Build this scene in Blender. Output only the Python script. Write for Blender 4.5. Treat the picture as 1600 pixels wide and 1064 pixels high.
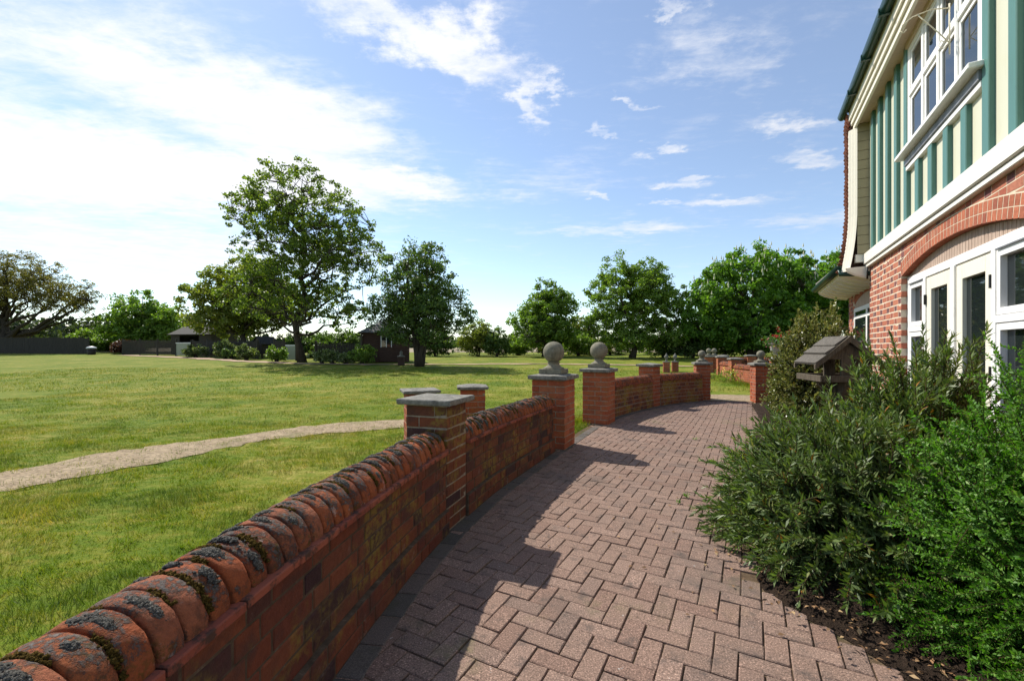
import bpy, bmesh, math, random
import numpy as np
from mathutils import Vector, Matrix
R = math.radians
scene = bpy.context.scene
col = scene.collection
for o in list(bpy.data.objects): bpy.data.objects.remove(o)

# ------------------------------------------------------------------ camera
EYE = 1.30
cd = bpy.data.cameras.new('camera'); cam = bpy.data.objects.new('camera', cd); col.objects.link(cam)
cam.location = (0, 0, EYE); cam.rotation_euler = (R(90), 0, 0)
cd.sensor_fit = 'HORIZONTAL'; cd.sensor_width = 36.0; cd.lens = 15.3
cd.shift_y = 0.0081; cd.clip_start = 0.05; cd.clip_end = 6000
scene.camera = cam

# ------------------------------------------------------------------ sun, sky with clouds, exposure
SUN_AZ, SUN_EL = R(-43), R(46)                     # azimuth from +Y towards +X
SUN_DIR = Vector((math.sin(SUN_AZ)*math.cos(SUN_EL), math.cos(SUN_AZ)*math.cos(SUN_EL), math.sin(SUN_EL)))
sl = bpy.data.lights.new('sun', 'SUN'); sl.energy = 4.8; sl.angle = R(0.53); sl.color = (1.0, 0.94, 0.84)
so = bpy.data.objects.new('sun', sl); col.objects.link(so)
so.rotation_euler = (-SUN_DIR).to_track_quat('-Z', 'Y').to_euler(); so.location = (-20, 20, 30)

world = bpy.data.worlds.new('World'); scene.world = world; world.use_nodes = True
wn = world.node_tree; wn.nodes.clear()
def WN(t, **k):
    n = wn.nodes.new(t)
    for a, b in k.items(): setattr(n, a, b)
    return n
def wl(a, b): wn.links.new(a, b)
def wmath(op, a, b=None, clamp=False):
    n = WN('ShaderNodeMath', operation=op); n.use_clamp = clamp
    for i, v in enumerate((a, b)):
        if v is None: continue
        if isinstance(v, (int, float)): n.inputs[i].default_value = v
        else: wl(v, n.inputs[i])
    return n.outputs[0]
sky = WN('ShaderNodeTexSky', sky_type='NISHITA'); sky.sun_disc = False
sky.sun_elevation = SUN_EL; sky.sun_rotation = SUN_AZ
sky.air_density = 1.0; sky.dust_density = 0.1; sky.ozone_density = 2.0
tc = WN('ShaderNodeTexCoord')
sep = WN('ShaderNodeSeparateXYZ'); wl(tc.outputs['Generated'], sep.inputs[0])
zc = wmath('MAXIMUM', sep.outputs[2], 0.03)
u = wmath('DIVIDE', sep.outputs[0], zc); v = wmath('DIVIDE', sep.outputs[1], zc)
comb = WN('ShaderNodeCombineXYZ'); wl(u, comb.inputs[0]); wl(v, comb.inputs[1])
def cnoise(scale, detail, rough, dist, loc=(0,0,0), sc=(1,1,1), rot=0):
    mp = WN('ShaderNodeMapping'); wl(comb.outputs[0], mp.inputs[0])
    mp.inputs['Location'].default_value = loc; mp.inputs['Scale'].default_value = sc; mp.inputs['Rotation'].default_value = (0,0,rot)
    n = WN('ShaderNodeTexNoise'); wl(mp.outputs[0], n.inputs['Vector'])
    n.inputs['Scale'].default_value = scale; n.inputs['Detail'].default_value = detail
    n.inputs['Roughness'].default_value = rough; n.inputs['Distortion'].default_value = dist
    return n.outputs[0]
wn_ = WN('ShaderNodeTexNoise'); wl(comb.outputs[0], wn_.inputs['Vector']); wn_.inputs['Scale'].default_value = 4.5; wn_.inputs['Detail'].default_value = 6; wn_.inputs['Roughness'].default_value = .65
wv = WN('ShaderNodeVectorMath', operation='MULTIPLY_ADD'); wl(wn_.outputs['Color'], wv.inputs[0]); wv.inputs[1].default_value = (.62, .62, 0); wv.inputs[2].default_value = (-.31, -.31, 0)
warp = WN('ShaderNodeVectorMath', operation='ADD'); wl(comb.outputs[0], warp.inputs[0]); wl(wv.outputs[0], warp.inputs[1])
def blob(cu, cv, ru, rv, ang, amp):                 # one cloud bank: a soft ellipse on the cloud layer
    mp = WN('ShaderNodeMapping', vector_type='TEXTURE'); wl(warp.outputs[0], mp.inputs[0])
    mp.inputs['Location'].default_value = (cu, cv, 0); mp.inputs['Rotation'].default_value = (0,0,ang); mp.inputs['Scale'].default_value = (ru, rv, 1)
    ln = WN('ShaderNodeVectorMath', operation='LENGTH'); wl(mp.outputs[0], ln.inputs[0])
    mr = WN('ShaderNodeMapRange', interpolation_type='SMOOTHSTEP'); wl(ln.outputs['Value'], mr.inputs[0])
    mr.inputs[1].default_value = 0.2; mr.inputs[2].default_value = 1.15; mr.inputs[3].default_value = amp; mr.inputs[4].default_value = 0.0
    return mr.outputs[0]
bl = None
for b in [(-2.5, 2.30, 1.9, 1.05, R(12), .42), (-.98, 1.92, .78, .46, R(32), .36), (-1.3, 2.7, 1.1, .6, R(20), .30), (-3.6, 4.6, 3.2, 2.6, R(20), .30),
          (-.62, 2.62, .62, .26, R(28), .30), (-.24, 1.42, .50, .19, R(36), .40), (.10, 1.72, .09, .30, R(0), .27), (-1.7, 1.3, 1.2, .45, R(15), .26), (.25, 2.6, .5, .5, R(20), .12),
          (.74, 1.52, .36, .20, R(20), .19), (.95, 3.65, .9, .26, R(-8), .25), (-1.6, .4, 1.8, .6, R(20), .3),
          (.77, 2.21, .14, .10, 0, .27), (1.02, 2.65, .24, .11, 0, .29), (.99, 2.98, .11, .08, 0, .26), (1.25, 1.92, .17, .12, .4, .25), (1.60, 2.30, .30, .16, .2, .27),
          (1.45, 2.95, .35, .12, 0, .25), (.56, 2.83, .11, .09, 0, .26), (.41, 2.0, .08, .05, 0, .22), (.46, 1.77, .16, .05, .3, .24), (.47, 1.31, .10, .05, .3, .22), (2.4, 3.4, .6, .3, 0, .22), (2.6, 2.0, .8, .4, .3, .22)]:
    q = blob(*b); bl = q if bl is None else wmath('ADD', bl, q)
n1 = cnoise(2.3, 9, .62, .35, (3.1, 1.7, 0), (1, 1.15, 1), R(25))
n2 = cnoise(7.5, 9, .68, .3, (9.1, 4.2, 0), (.7, 1.7, 1), R(32))
dens = wmath('ADD', wmath('ADD', wmath('MULTIPLY', n1, .55), wmath('MULTIPLY', n2, .45)), bl)
mr = WN('ShaderNodeMapRange', interpolation_type='SMOOTHSTEP'); wl(dens, mr.inputs[0])
mr.inputs[1].default_value = .50; mr.inputs[2].default_value = .98; mr.inputs[3].default_value = 0; mr.inputs[4].default_value = .92
# clouds thin out to a pale veil near the horizon
hz = WN('ShaderNodeMapRange', interpolation_type='SMOOTHSTEP'); wl(sep.outputs[2], hz.inputs[0])
hz.inputs[1].default_value = 0.02; hz.inputs[2].default_value = .20; hz.inputs[3].default_value = .30; hz.inputs[4].default_value = 1
alpha = wmath('ADD', wmath('MULTIPLY', wmath('MULTIPLY', mr.outputs[0], hz.outputs[0]), .90), .10, True)   # plus a thin high veil
# forward scattering: clouds nearer the sun are brighter
dt = WN('ShaderNodeVectorMath', operation='DOT_PRODUCT'); wl(tc.outputs['Generated'], dt.inputs[0]); dt.inputs[1].default_value = SUN_DIR
fs = WN('ShaderNodeMapRange'); wl(dt.outputs['Value'], fs.inputs[0])
fs.inputs[1].default_value = .3; fs.inputs[2].default_value = 1; fs.inputs[3].default_value = 5.3; fs.inputs[4].default_value = 6.3
cc = WN('ShaderNodeCombineXYZ')
wl(fs.outputs[0], cc.inputs[0]); wl(wmath('MULTIPLY', fs.outputs[0], 1.0), cc.inputs[1]); wl(wmath('MULTIPLY', fs.outputs[0], 1.02), cc.inputs[2])
mx = WN('ShaderNodeMix', data_type='RGBA'); wl(alpha, mx.inputs[0]); wl(sky.outputs[0], mx.inputs[6]); wl(cc.outputs[0], mx.inputs[7])
bg = WN('ShaderNodeBackground'); wl(mx.outputs[2], bg.inputs[0]); bg.inputs[1].default_value = 0.128
wo = WN('ShaderNodeOutputWorld'); wl(bg.outputs[0], wo.inputs[0])
vs = scene.view_settings; vs.view_transform = 'Standard'; vs.look = 'None'; vs.gamma = 1; vs.use_curve_mapping = False; vs.exposure = 0.5
scene.cycles.use_denoising = True
scene.cycles.max_bounces = 8; scene.cycles.transparent_max_bounces = 8

# ------------------------------------------------------------------ material helpers
MATS = {}
class NT:
    def __init__(s, name):
        s.m = bpy.data.materials.new(name); s.m.use_nodes = True; s.t = s.m.node_tree; s.t.nodes.clear(); MATS[name] = s.m
        s.out = s.n('ShaderNodeOutputMaterial')
    def n(s, t, **k):
        x = s.t.nodes.new(t)
        for a, b in k.items(): setattr(x, a, b)
        return x
    def l(s, a, b): s.t.links.new(a, b)
    def pos(s):
        return s.n('ShaderNodeNewGeometry').outputs['Position']
    def obj(s): return s.n('ShaderNodeTexCoord').outputs['Object']
    def noise(s, vec, scale, detail=4, rough=.55, dist=0, out=0):
        x = s.n('ShaderNodeTexNoise'); s.l(vec, x.inputs['Vector'])
        x.inputs['Scale'].default_value = scale; x.inputs['Detail'].default_value = detail; x.inputs['Roughness'].default_value = rough; x.inputs['Distortion'].default_value = dist
        return x.outputs[out]
    def vor(s, vec, scale, feature='F1', out=0):
        x = s.n('ShaderNodeTexVoronoi', feature=feature); s.l(vec, x.inputs['Vector']); x.inputs['Scale'].default_value = scale
        return x.outputs[out]
    def mapv(s, vec, sc=(1,1,1), rot=(0,0,0), loc=(0,0,0)):
        x = s.n('ShaderNodeMapping'); s.l(vec, x.inputs[0]); x.inputs['Scale'].default_value = sc; x.inputs['Rotation'].default_value = rot; x.inputs['Location'].default_value = loc
        return x.outputs[0]
    def ramp(s, fac, stops, interp='LINEAR'):
        x = s.n('ShaderNodeValToRGB'); s.l(fac, x.inputs[0]); e = x.color_ramp.elements; x.color_ramp.interpolation = interp
        while len(e) < len(stops): e.new(.5)
        for i, (p, c) in enumerate(stops):
            e[i].position = p; e[i].color = (c[0], c[1], c[2], 1) if not isinstance(c, (int, float)) else (c, c, c, 1)
        return x.outputs[0]
    def math(s, op, a, b=None, clamp=False):
        x = s.n('ShaderNodeMath', operation=op); x.use_clamp = clamp
        for i, v in enumerate((a, b)):
            if v is None: continue
            if isinstance(v, (int, float)): x.inputs[i].default_value = v
            else: s.l(v, x.inputs[i])
        return x.outputs[0]
    def step(s, v, a, b, lo=0, hi=1):
        x = s.n('ShaderNodeMapRange', interpolation_type='SMOOTHSTEP'); s.l(v, x.inputs[0])
        for i, q in enumerate((a, b, lo, hi)): x.inputs[i+1].default_value = q
        return x.outputs[0]
    def mix(s, fac, a, b, blend='MIX'):
        x = s.n('ShaderNodeMix', data_type='RGBA', blend_type=blend)
        for i, v in ((0, fac), (6, a), (7, b)):
            if isinstance(v, (int, float)): x.inputs[i].default_value = v
            elif isinstance(v, tuple): x.inputs[i].default_value = (*v, 1)
            else: s.l(v, x.inputs[i])
        return x.outputs[2]
    def rnd(s):                                     # differs for every object and for every loose piece of a joined mesh
        a = s.n('ShaderNodeObjectInfo').outputs['Random']; b = s.n('ShaderNodeNewGeometry').outputs['Random Per Island']
        return s.math('FRACT', s.math('ADD', a, s.math('MULTIPLY', b, 7.31)))
    def normal_z(s):
        x = s.n('ShaderNodeSeparateXYZ'); s.l(s.n('ShaderNodeNewGeometry').outputs['Normal'], x.inputs[0]); return x.outputs[2]
    def bump(s, h, strength=.3, dist=.01):
        x = s.n('ShaderNodeBump'); s.l(h, x.inputs['Height']); x.inputs['Strength'].default_value = strength; x.inputs['Distance'].default_value = dist
        return x.outputs[0]
    def done(s, color, rough=.8, normal=None, spec=.3, metal=0, trans=None):
        p = s.n('ShaderNodeBsdfPrincipled')
        for key, v in (('Base Color', color), ('Roughness', rough), ('Specular IOR Level', spec), ('Metallic', metal)):
            if isinstance(v, tuple): p.inputs[key].default_value = (*v, 1)
            elif isinstance(v, (int, float)): p.inputs[key].default_value = v
            else: s.l(v, p.inputs[key])
        if normal is not None: s.l(normal, p.inputs['Normal'])
        res = p.outputs[0]
        if trans:
            tr = s.n('ShaderNodeBsdfTranslucent'); tcol, f = trans
            if isinstance(tcol, tuple): tr.inputs[0].default_value = (*tcol, 1)
            else: s.l(tcol, tr.inputs[0])
            ms = s.n('ShaderNodeMixShader'); ms.inputs[0].default_value = f; s.l(res, ms.inputs[1]); s.l(tr.outputs[0], ms.inputs[2]); res = ms.outputs[0]
        s.l(res, s.out.inputs[0]); return s.m

def m_brick(name, stops, lichen=0.0, pale=0.0, rough=.85, grime=.65, lt=.50):
    s = NT(name); P = s.pos(); r = s.rnd()
    c = s.ramp(r, stops)
    g = s.noise(P, 38, 5, .65)
    c = s.mix(.55, c, s.ramp(g, [(.25, .38), (.55, .85), (.8, 1.25)]), 'MULTIPLY')
    dk = s.step(s.noise(P, 5.5, 4, .6), .48, .68)
    c = s.mix(s.math('MULTIPLY', dk, grime), c, (.055, .032, .026))
    if lichen:
        a = s.math('MULTIPLY', s.step(s.noise(P, 2.6, 5, .7), lt, lt+.16), s.step(s.noise(P, 30, 4, .6), .36, .60))
        c = s.mix(s.math('MULTIPLY', a, lichen), c, (.25, .185, .03))
    if pale:
        a = s.math('MULTIPLY', s.step(s.noise(s.mapv(P, loc=(5, 3, 9)), 3.3, 5, .7), .58, .74), s.step(s.noise(P, 55, 3, .6), .4, .6))
        c = s.mix(s.math('MULTIPLY', a, pale), c, (.36, .27, .22))
    return s.done(c, rough, s.bump(s.math('ADD', g, s.noise(P, 160, 3)), .55, .006), .25)
m_brick('shaded garden brick', [(0, (.165, .044, .021)), (.28, (.205, .062, .028)), (.5, (.135, .036, .021)), (.72, (.175, .060, .030)), (.86, (.050, .024, .025)), (1, (.080, .033, .028))], .6, .40)  # wall brick colours darkened to deepen the shade on the inner face
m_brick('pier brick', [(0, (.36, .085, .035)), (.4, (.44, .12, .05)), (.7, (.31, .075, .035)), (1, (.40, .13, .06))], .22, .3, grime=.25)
m_brick('lichened brick', [(0, (.22, .070, .030)), (.5, (.25, .085, .035)), (.8, (.17, .055, .03)), (1, (.10, .04, .035))], 1.0, .25, lt=.42)
m_brick('house stretcher', [(0, (.42, .135, .080)), (.5, (.47, .170, .100)), (.8, (.38, .120, .075)), (1, (.44, .19, .12))], 0, .2, grime=.15)
m_brick('house header', [(0, (.14, .062, .065)), (.45, (.20, .075, .07)), (.7, (.36, .10, .06)), (1, (.11, .055, .062))], 0, .1, grime=.15)
m_brick('arch brick', [(0, (.34, .105, .058)), (.3, (.46, .15, .08)), (.6, (.40, .125, .07)), (.85, (.30, .09, .055)), (1, (.44, .17, .10))], 0, .12, grime=.12)
s = NT('mortar'); P = s.pos(); s.done(s.ramp(s.noise(P, 22, 5, .7), [(.3, (.16, .125, .09)), (.7, (.36, .30, .22))]), .95, s.bump(s.noise(P, 120, 3), .5, .005), .1)
s = NT('dark mortar'); P = s.pos(); s.done(s.ramp(s.noise(P, 18, 5, .7), [(.3, (.050, .036, .025)), (.62, (.11, .08, .055)), (.8, (.24, .19, .14))]), .95, s.bump(s.noise(P, 120, 3), .5, .005), .1)
s = NT('pale mortar'); P = s.pos(); s.done(s.ramp(s.noise(P, 22, 5, .7), [(.3, (.50, .42, .31)), (.7, (.66, .57, .44))]), .95, s.bump(s.noise(P, 120, 3), .5, .005), .1)

s = NT('coping'); P = s.pos(); r = s.rnd()
c = s.ramp(r, [(0, (.30, .078, .028)), (.4, (.36, .105, .038)), (.7, (.24, .064, .027)), (1, (.32, .11, .055))])
g = s.noise(P, 60, 6, .7); c = s.mix(.6, c, s.ramp(g, [(.25, .45), (.6, 1.0), (.8, 1.25)]), 'MULTIPLY')
nz = s.normal_z()
pat = s.math('MULTIPLY', s.step(s.noise(s.mapv(P, loc=(2, 5, 3)), 7, 6, .75), .46, .62), s.step(s.noise(P, 48, 4, .7), .34, .60)); c = s.mix(s.math('MULTIPLY', pat, .75), c, (.060, .034, .022))
big = s.noise(P, 13, 6, .72); fine = s.noise(P, 75, 5, .7)
li = s.math('MULTIPLY', s.step(s.math('ADD', big, s.math('MULTIPLY', nz, .12)), .545, .63), s.step(fine, .38, .56))
c = s.mix(s.math('MULTIPLY', li, .93), c, s.ramp(fine, [(.35, (.035, .033, .030)), (.62, (.11, .105, .095)), (.8, (.24, .23, .21))]))
wh = s.math('MULTIPLY', s.step(s.noise(s.mapv(P, loc=(4, 8, 1)), 9, 5, .7), .60, .68), s.step(fine, .42, .6)); c = s.mix(s.math('MULTIPLY', wh, .7), c, (.46, .38, .33))
mo = s.math('MULTIPLY', s.step(s.noise(s.mapv(P, loc=(1, 2, 7)), 8, 5, .7), .52, .66), s.step(s.noise(P, 90, 3), .4, .6)); c = s.mix(s.math('MULTIPLY', mo, .7), c, (.085, .060, .012))
s.done(c, .88, s.bump(s.math('ADD', s.math('MULTIPLY', li, 1.2), s.math('ADD', g, fine)), .7, .010), .2)
s = NT('creasing tile'); P = s.pos(); c = s.ramp(s.rnd(), [(0, (.24, .07, .045)), (1, (.31, .10, .06))])
c = s.mix(s.math('MULTIPLY', s.step(s.noise(P, 14, 5, .7), .47, .6), .85), c, (.05, .04, .032)); s.done(c, .95, s.bump(s.noise(P, 80, 4), .3, .004), .08)
s = NT('grey lichen moss'); P = s.pos(); s.done(s.ramp(s.noise(P, 260, 4, .7), [(.3, (.032, .030, .025)), (.52, (.105, .10, .088)), (.70, (.27, .26, .235))]), .95, s.bump(s.noise(P, 420, 3, .7), .9, .006), .05)
s = NT('brown moss'); P = s.pos(); s.done(s.ramp(s.noise(P, 240, 4, .7), [(.3, (.022, .015, .005)), (.55, (.095, .062, .014)), (.78, (.25, .16, .035))]), .95, s.bump(s.noise(P, 420, 3, .7), .9, .006), .05)

s = NT('stone'); P = s.pos(); g = s.noise(P, 24, 6, .7); f = s.noise(P, 130, 4, .7)
c = s.ramp(g, [(.25, (.09, .086, .075)), (.5, (.19, .182, .16)), (.75, (.30, .29, .26))])
c = s.mix(s.math('MULTIPLY', s.step(s.noise(P, 9, 5, .7), .52, .66), .7), c, (.085, .085, .07))
c = s.mix(s.math('MULTIPLY', s.step(f, .62, .72), .8), c, (.05, .05, .045))
s.done(c, .92, s.bump(s.math('ADD', g, f), .4, .006), .15)
s = NT('ball stone'); P = s.pos(); g = s.noise(P, 22, 6, .7); f = s.noise(P, 140, 4, .7)
c = s.ramp(g, [(.25, (.13, .118, .085)), (.5, (.205, .19, .142)), (.75, (.28, .262, .205))])
c = s.mix(s.math('MULTIPLY', s.step(s.noise(s.mapv(P, (1, 1, .25)), 14, 5, .7), .5, .68), .5), c, (.07, .067, .05))
s.done(c, .92, s.bump(s.math('ADD', g, f), .5, .006), .15)

s = NT('paver'); P = s.pos(); r = s.rnd()
c = s.ramp(r, [(0, (.190, .120, .092)), (.3, (.222, .146, .112)), (.55, (.200, .134, .103)), (.8, (.242, .162, .126)), (1, (.172, .118, .094))])
g = s.noise(P, 150, 2, .8); c = s.mix(.95, c, s.ramp(g, [(.30, .30), (.48, .90), (.60, 1.25), (.70, 2.6)]), 'MULTIPLY')
wsp = s.step(s.vor(P, 95), .10, .05); c = s.mix(s.math('MULTIPLY', wsp, s.math('MULTIPLY', .75, s.step(s.noise(P, 40, 2), .5, .6))), c, (.52, .46, .42))
st = s.noise(P, 1.3, 6, .65); c = s.mix(s.math('MULTIPLY', s.step(st, .50, .72), .62), c, (.095, .078, .066))
st2 = s.noise(s.mapv(P, loc=(7, 2, 0)), 9, 6, .7); c = s.mix(s.math('MULTIPLY', s.step(st2, .53, .68), .65), c, (.075, .060, .052)); st3 = s.noise(s.mapv(P, loc=(1, 12, 0)), 26, 4, .6); c = s.mix(s.math('MULTIPLY', s.step(st3, .64, .72), .6), c, (.05, .045, .04))
gm = s.math('MULTIPLY', s.step(s.noise(s.mapv(P, loc=(3.3, 6.1, 0)), .9, 4, .6), .58, .70), s.step(s.noise(P, 12, 5, .7), .40, .62))
c = s.mix(s.math('MULTIPLY', gm, .5), c, (.155, .145, .06))
bd = s.step(s.noise(s.mapv(P, loc=(9, 9, 9)), 19, 4, .6), .70, .735); c = s.mix(s.math('MULTIPLY', bd, .6), c, (.50, .48, .45))
s.done(c, .9, s.bump(s.math('ADD', g, s.noise(P, 45, 4, .7)), .55, .006), .25)
s = NT('border paver'); P = s.pos(); c = s.ramp(s.rnd(), [(0, (.075, .068, .060)), (.5, (.105, .092, .080)), (1, (.13, .100, .085))]); g = s.noise(P, 190, 3, .8)
c = s.mix(.8, c, s.ramp(g, [(.32, .5), (.5, .95), (.7, 1.8)]), 'MULTIPLY'); c = s.mix(s.math('MULTIPLY', s.step(s.noise(P, 6, 6, .7), .5, .68), .6), c, (.07, .066, .045))
s.done(c, .92, s.bump(g, .5, .006), .2)
s = NT('joint sand'); P = s.pos(); c = s.ramp(s.noise(P, 60, 5, .7), [(.3, (.055, .038, .024)), (.7, (.155, .108, .068))])
c = s.mix(s.math('MULTIPLY', s.step(s.noise(P, 2.1, 5, .7), .53, .66), .8), c, (.055, .062, .018)); s.done(c, .97, s.bump(s.noise(P, 200, 3), .6, .006), .1)
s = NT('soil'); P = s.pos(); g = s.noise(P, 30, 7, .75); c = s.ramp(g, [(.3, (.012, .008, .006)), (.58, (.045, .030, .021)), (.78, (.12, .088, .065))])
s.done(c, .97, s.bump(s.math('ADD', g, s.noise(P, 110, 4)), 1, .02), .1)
s = NT('gravel'); P = s.pos(); vd = s.vor(s.mapv(P, (1, 1, .3)), 42); vc = s.n('ShaderNodeRGBToBW'); s.l(s.vor(s.mapv(P, (1, 1, .3)), 42, out=1), vc.inputs[0])
c = s.ramp(s.noise(P, 5, 6, .7), [(.3, (.215, .158, .095)), (.7, (.345, .268, .175))]); c = s.mix(.7, c, s.ramp(vc.outputs[0], [(.2, .55), (.5, 1.0), (.8, 1.4)]), 'MULTIPLY')
c = s.mix(s.math('MULTIPLY', s.step(s.noise(P, 1.6, 5, .7), .52, .68), .6), c, (.12, .125, .035)); s.done(c, .95, s.bump(vd, .8, .012), .15)
s = NT('dirt path'); P = s.pos(); c = s.ramp(s.noise(P, 2.5, 6, .7), [(.3, (.30, .20, .13)), (.7, (.44, .31, .21))]); s.done(c, .95)
s = NT('dry field'); P = s.pos(); c = s.ramp(s.noise(s.mapv(P, (1, .3, 1)), .4, 6, .7), [(.3, (.17, .14, .075)), (.7, (.30, .235, .16))]); s.done(c, .95)

def lawn_color(s, P):
    a = s.noise(P, .55, 5, .6); b = s.noise(s.mapv(P, (1, 2.0, 1)), 4.2, 7, .75)
    c = s.ramp(s.math('ADD', s.math('MULTIPLY', a, .42), s.math('MULTIPLY', b, .58)), [(.36, (.052, .100, .007)), (.46, (.112, .162, .012)), (.54, (.188, .196, .026)), (.64, (.35, .285, .088))])
    return c
s = NT('lawn'); P = s.pos(); c = lawn_color(s, P); g = s.noise(P, 30, 5, .8); c = s.mix(.6, c, s.ramp(g, [(.3, .45), (.55, 1.0), (.75, 1.4)]), 'MULTIPLY')
s.done(c, .95, s.bump(g, .5, .03), .1)
s = NT('grass blade'); P = s.pos(); c = lawn_color(s, P); r = s.n('ShaderNodeNewGeometry').outputs['Random Per Island']
c = s.mix(1, c, s.ramp(r, [(0, (.55, .65, .45)), (.45, (1.0, 1.05, .9)), (.8, (1.35, 1.25, 1.1)), (.93, (1.7, 1.35, 1.7)), (1, (2.3, 1.65, 3.0))]), 'MULTIPLY')
s.done(c, .6, None, .25, 0, (s.mix(1, c, (1.25, 1.35, .6), 'MULTIPLY'), .38))

def m_leaf(name, stops, tint=(1.3, 1.5, .45), f=.38, rough=.5, spec=.35, k=1.0):
    stops = [(p, tuple(min(.6, v*k) for v in c)) for p, c in stops]
    s = NT(name); g = s.n('ShaderNodeNewGeometry'); c = s.ramp(g.outputs['Random Per Island'], stops)
    P = g.outputs['Position']; c = s.mix(.45, c, s.ramp(s.noise(P, .9, 3, .6), [(.3, .65), (.7, 1.35)]), 'MULTIPLY')
    return s.done(c, rough, None, spec, 0, (s.mix(1, c, tint, 'MULTIPLY'), f))
m_leaf('maple leaf', [(0, (.050, .080, .014)), (.5, (.078, .112, .020)), (.85, (.11, .145, .030)), (1, (.17, .19, .06))], (1.35, 1.5, .4), .45, k=1.75)
m_leaf('oak leaf', [(0, (.075, .095, .016)), (.5, (.115, .135, .024)), (.85, (.155, .165, .034)), (1, (.20, .18, .05))], k=1.75)
m_leaf('thin oak leaf', [(0, (.075, .078, .016)), (.6, (.12, .115, .026)), (1, (.17, .15, .04))], (1.3, 1.3, .45), .38, k=1.5)
m_leaf('lime leaf', [(0, (.085, .15, .022)), (.5, (.13, .21, .032)), (1, (.20, .27, .06))], (1.3, 1.5, .45), .42, k=1.25)
m_leaf('dark leaf', [(0, (.030, .055, .014)), (.5, (.050, .082, .020)), (.9, (.080, .115, .03)), (1, (.13, .16, .06))], k=1.85)
m_leaf('mid leaf', [(0, (.062, .105, .016)), (.5, (.095, .150, .024)), (1, (.15, .20, .04))], (1.3, 1.5, .45), .42, k=1.65)
m_leaf('chestnut leaf', [(0, (.055, .12, .014)), (.5, (.085, .17, .022)), (1, (.14, .235, .035))], (1.3, 1.5, .45), .42, k=1.35)
m_leaf('far leaf', [(0, (.030, .045, .020)), (1, (.06, .08, .03))])
m_leaf('red leaf', [(0, (.05, .018, .018)), (1, (.10, .035, .03))])
m_leaf('pale shrub leaf', [(0, (.08, .12, .035)), (.6, (.15, .19, .07)), (.9, (.27, .30, .15)), (1, (.45, .46, .28))])
m_leaf('narrow leaf', [(0, (.055, .092, .024)), (.45, (.095, .148, .040)), (.8, (.145, .205, .066)), (.985, (.22, .24, .09)), (.99, (.33, .15, .02)), (1, (.30, .12, .03))], (1.2, 1.4, .4), .28, .48, .35)
m_leaf('fine leaf', [(0, (.055, .150, .014)), (.5, (.085, .215, .022)), (.85, (.13, .275, .035)), (1, (.20, .33, .06))], (1.2, 1.5, .4), .34, .5, .3)
m_leaf('variegated leaf', [(0, (.09, .12, .03)), (.4, (.17, .195, .05)), (.75, (.30, .31, .11)), (.96, (.46, .45, .24)), (1, (.30, .16, .03))], (1.2, 1.25, .5), .22, .30, .55)
m_leaf('geranium leaf', [(0, (.05, .11, .03)), (1, (.09, .17, .05))])
s = NT('red petal'); s.done((.55, .02, .025), .55)
s = NT('pink petal'); s.done((.6, .22, .25), .55)
s = NT('yellow petal'); s.done((.75, .55, .05), .55)
s = NT('blossom'); s.done((.62, .60, .42), .7)
def m_bark(name, a, b):
    s = NT(name); P = s.pos(); g = s.noise(s.mapv(P, (9, 9, 1.6)), 1.6, 6, .7); s.done(s.ramp(g, [(.3, a), (.7, b)]), .95, s.bump(g, .9, .03), .1)
m_bark('bark', (.030, .024, .018), (.095, .078, .058)); m_bark('grey bark', (.045, .040, .032), (.15, .13, .10)); m_bark('twig', (.05, .032, .018), (.12, .08, .045))
def m_wood(name, a, b, sc=(3, 3, 40), rough=.85):
    s = NT(name); P = s.obj(); g = s.noise(s.mapv(P, sc), 2.2, 6, .7); s.done(s.ramp(g, [(.3, a), (.7, b)]), rough, s.bump(g, .5, .006), .2)
m_wood('weathered wood', (.045, .036, .026), (.13, .105, .075), (30, 30, 4)); m_wood('grey fence wood', (.028, .024, .019), (.075, .066, .052), (14, 14, 1.2)); m_wood('shed wood', (.035, .029, .022), (.085, .072, .055), (1.5, 1.5, 9))
m_wood('brown boards', (.045, .026, .020), (.09, .052, .04), (1, 1, 12)); m_wood('tympanum board', (.29, .21, .165), (.48, .37, .30), (16, 16, 2))
m_wood('pale roof wood', (.05, .044, .037), (.15, .135, .115), (6, 30, 30)); m_wood('roof felt', (.016, .016, .015), (.045, .043, .038), (4, 4, 4))
s = NT('shingle'); P = s.pos(); s.done(s.mix(.6, s.ramp(s.rnd(), [(0, (.11, .105, .095)), (1, (.25, .235, .21))]), s.ramp(s.noise(P, 6, 5, .7), [(.3, .5), (.7, 1.2)]), 'MULTIPLY'), .9)
def m_paint(name, c, wear=.12, dirt=(.25, .2, .15), rough=.42):
    s = NT(name); P = s.pos(); g = s.noise(s.mapv(P, (6, 6, 2)), 3, 6, .7); cc = s.mix(s.math('MULTIPLY', s.step(g, .52, .8), wear), c, dirt); stq = s.noise(s.mapv(P, (28, 28, 1.3)), 1.0, 5, .7); cc = s.mix(s.math('MULTIPLY', s.step(stq, .52, .74), wear*1.3), cc, dirt)
    ch = s.step(s.noise(P, 26, 5, .7), .70, .74); cc = s.mix(s.math('MULTIPLY', ch, wear*2), cc, dirt)
    s.done(cc, rough, s.bump(s.noise(s.mapv(P, (30, 30, 4)), 4, 4), .12, .004), .4)
m_paint('white paint', (.78, .77, .75), .24); m_paint('cream paint', (.78, .73, .62), .12); m_paint('cream door paint', (.74, .70, .58), .12); m_paint('panel cream', (.57, .565, .44), .08); m_paint('shaded return cream', (.31, .265, .17), .15)  # cream of the return boards is darkened to paint in their shade
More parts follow.
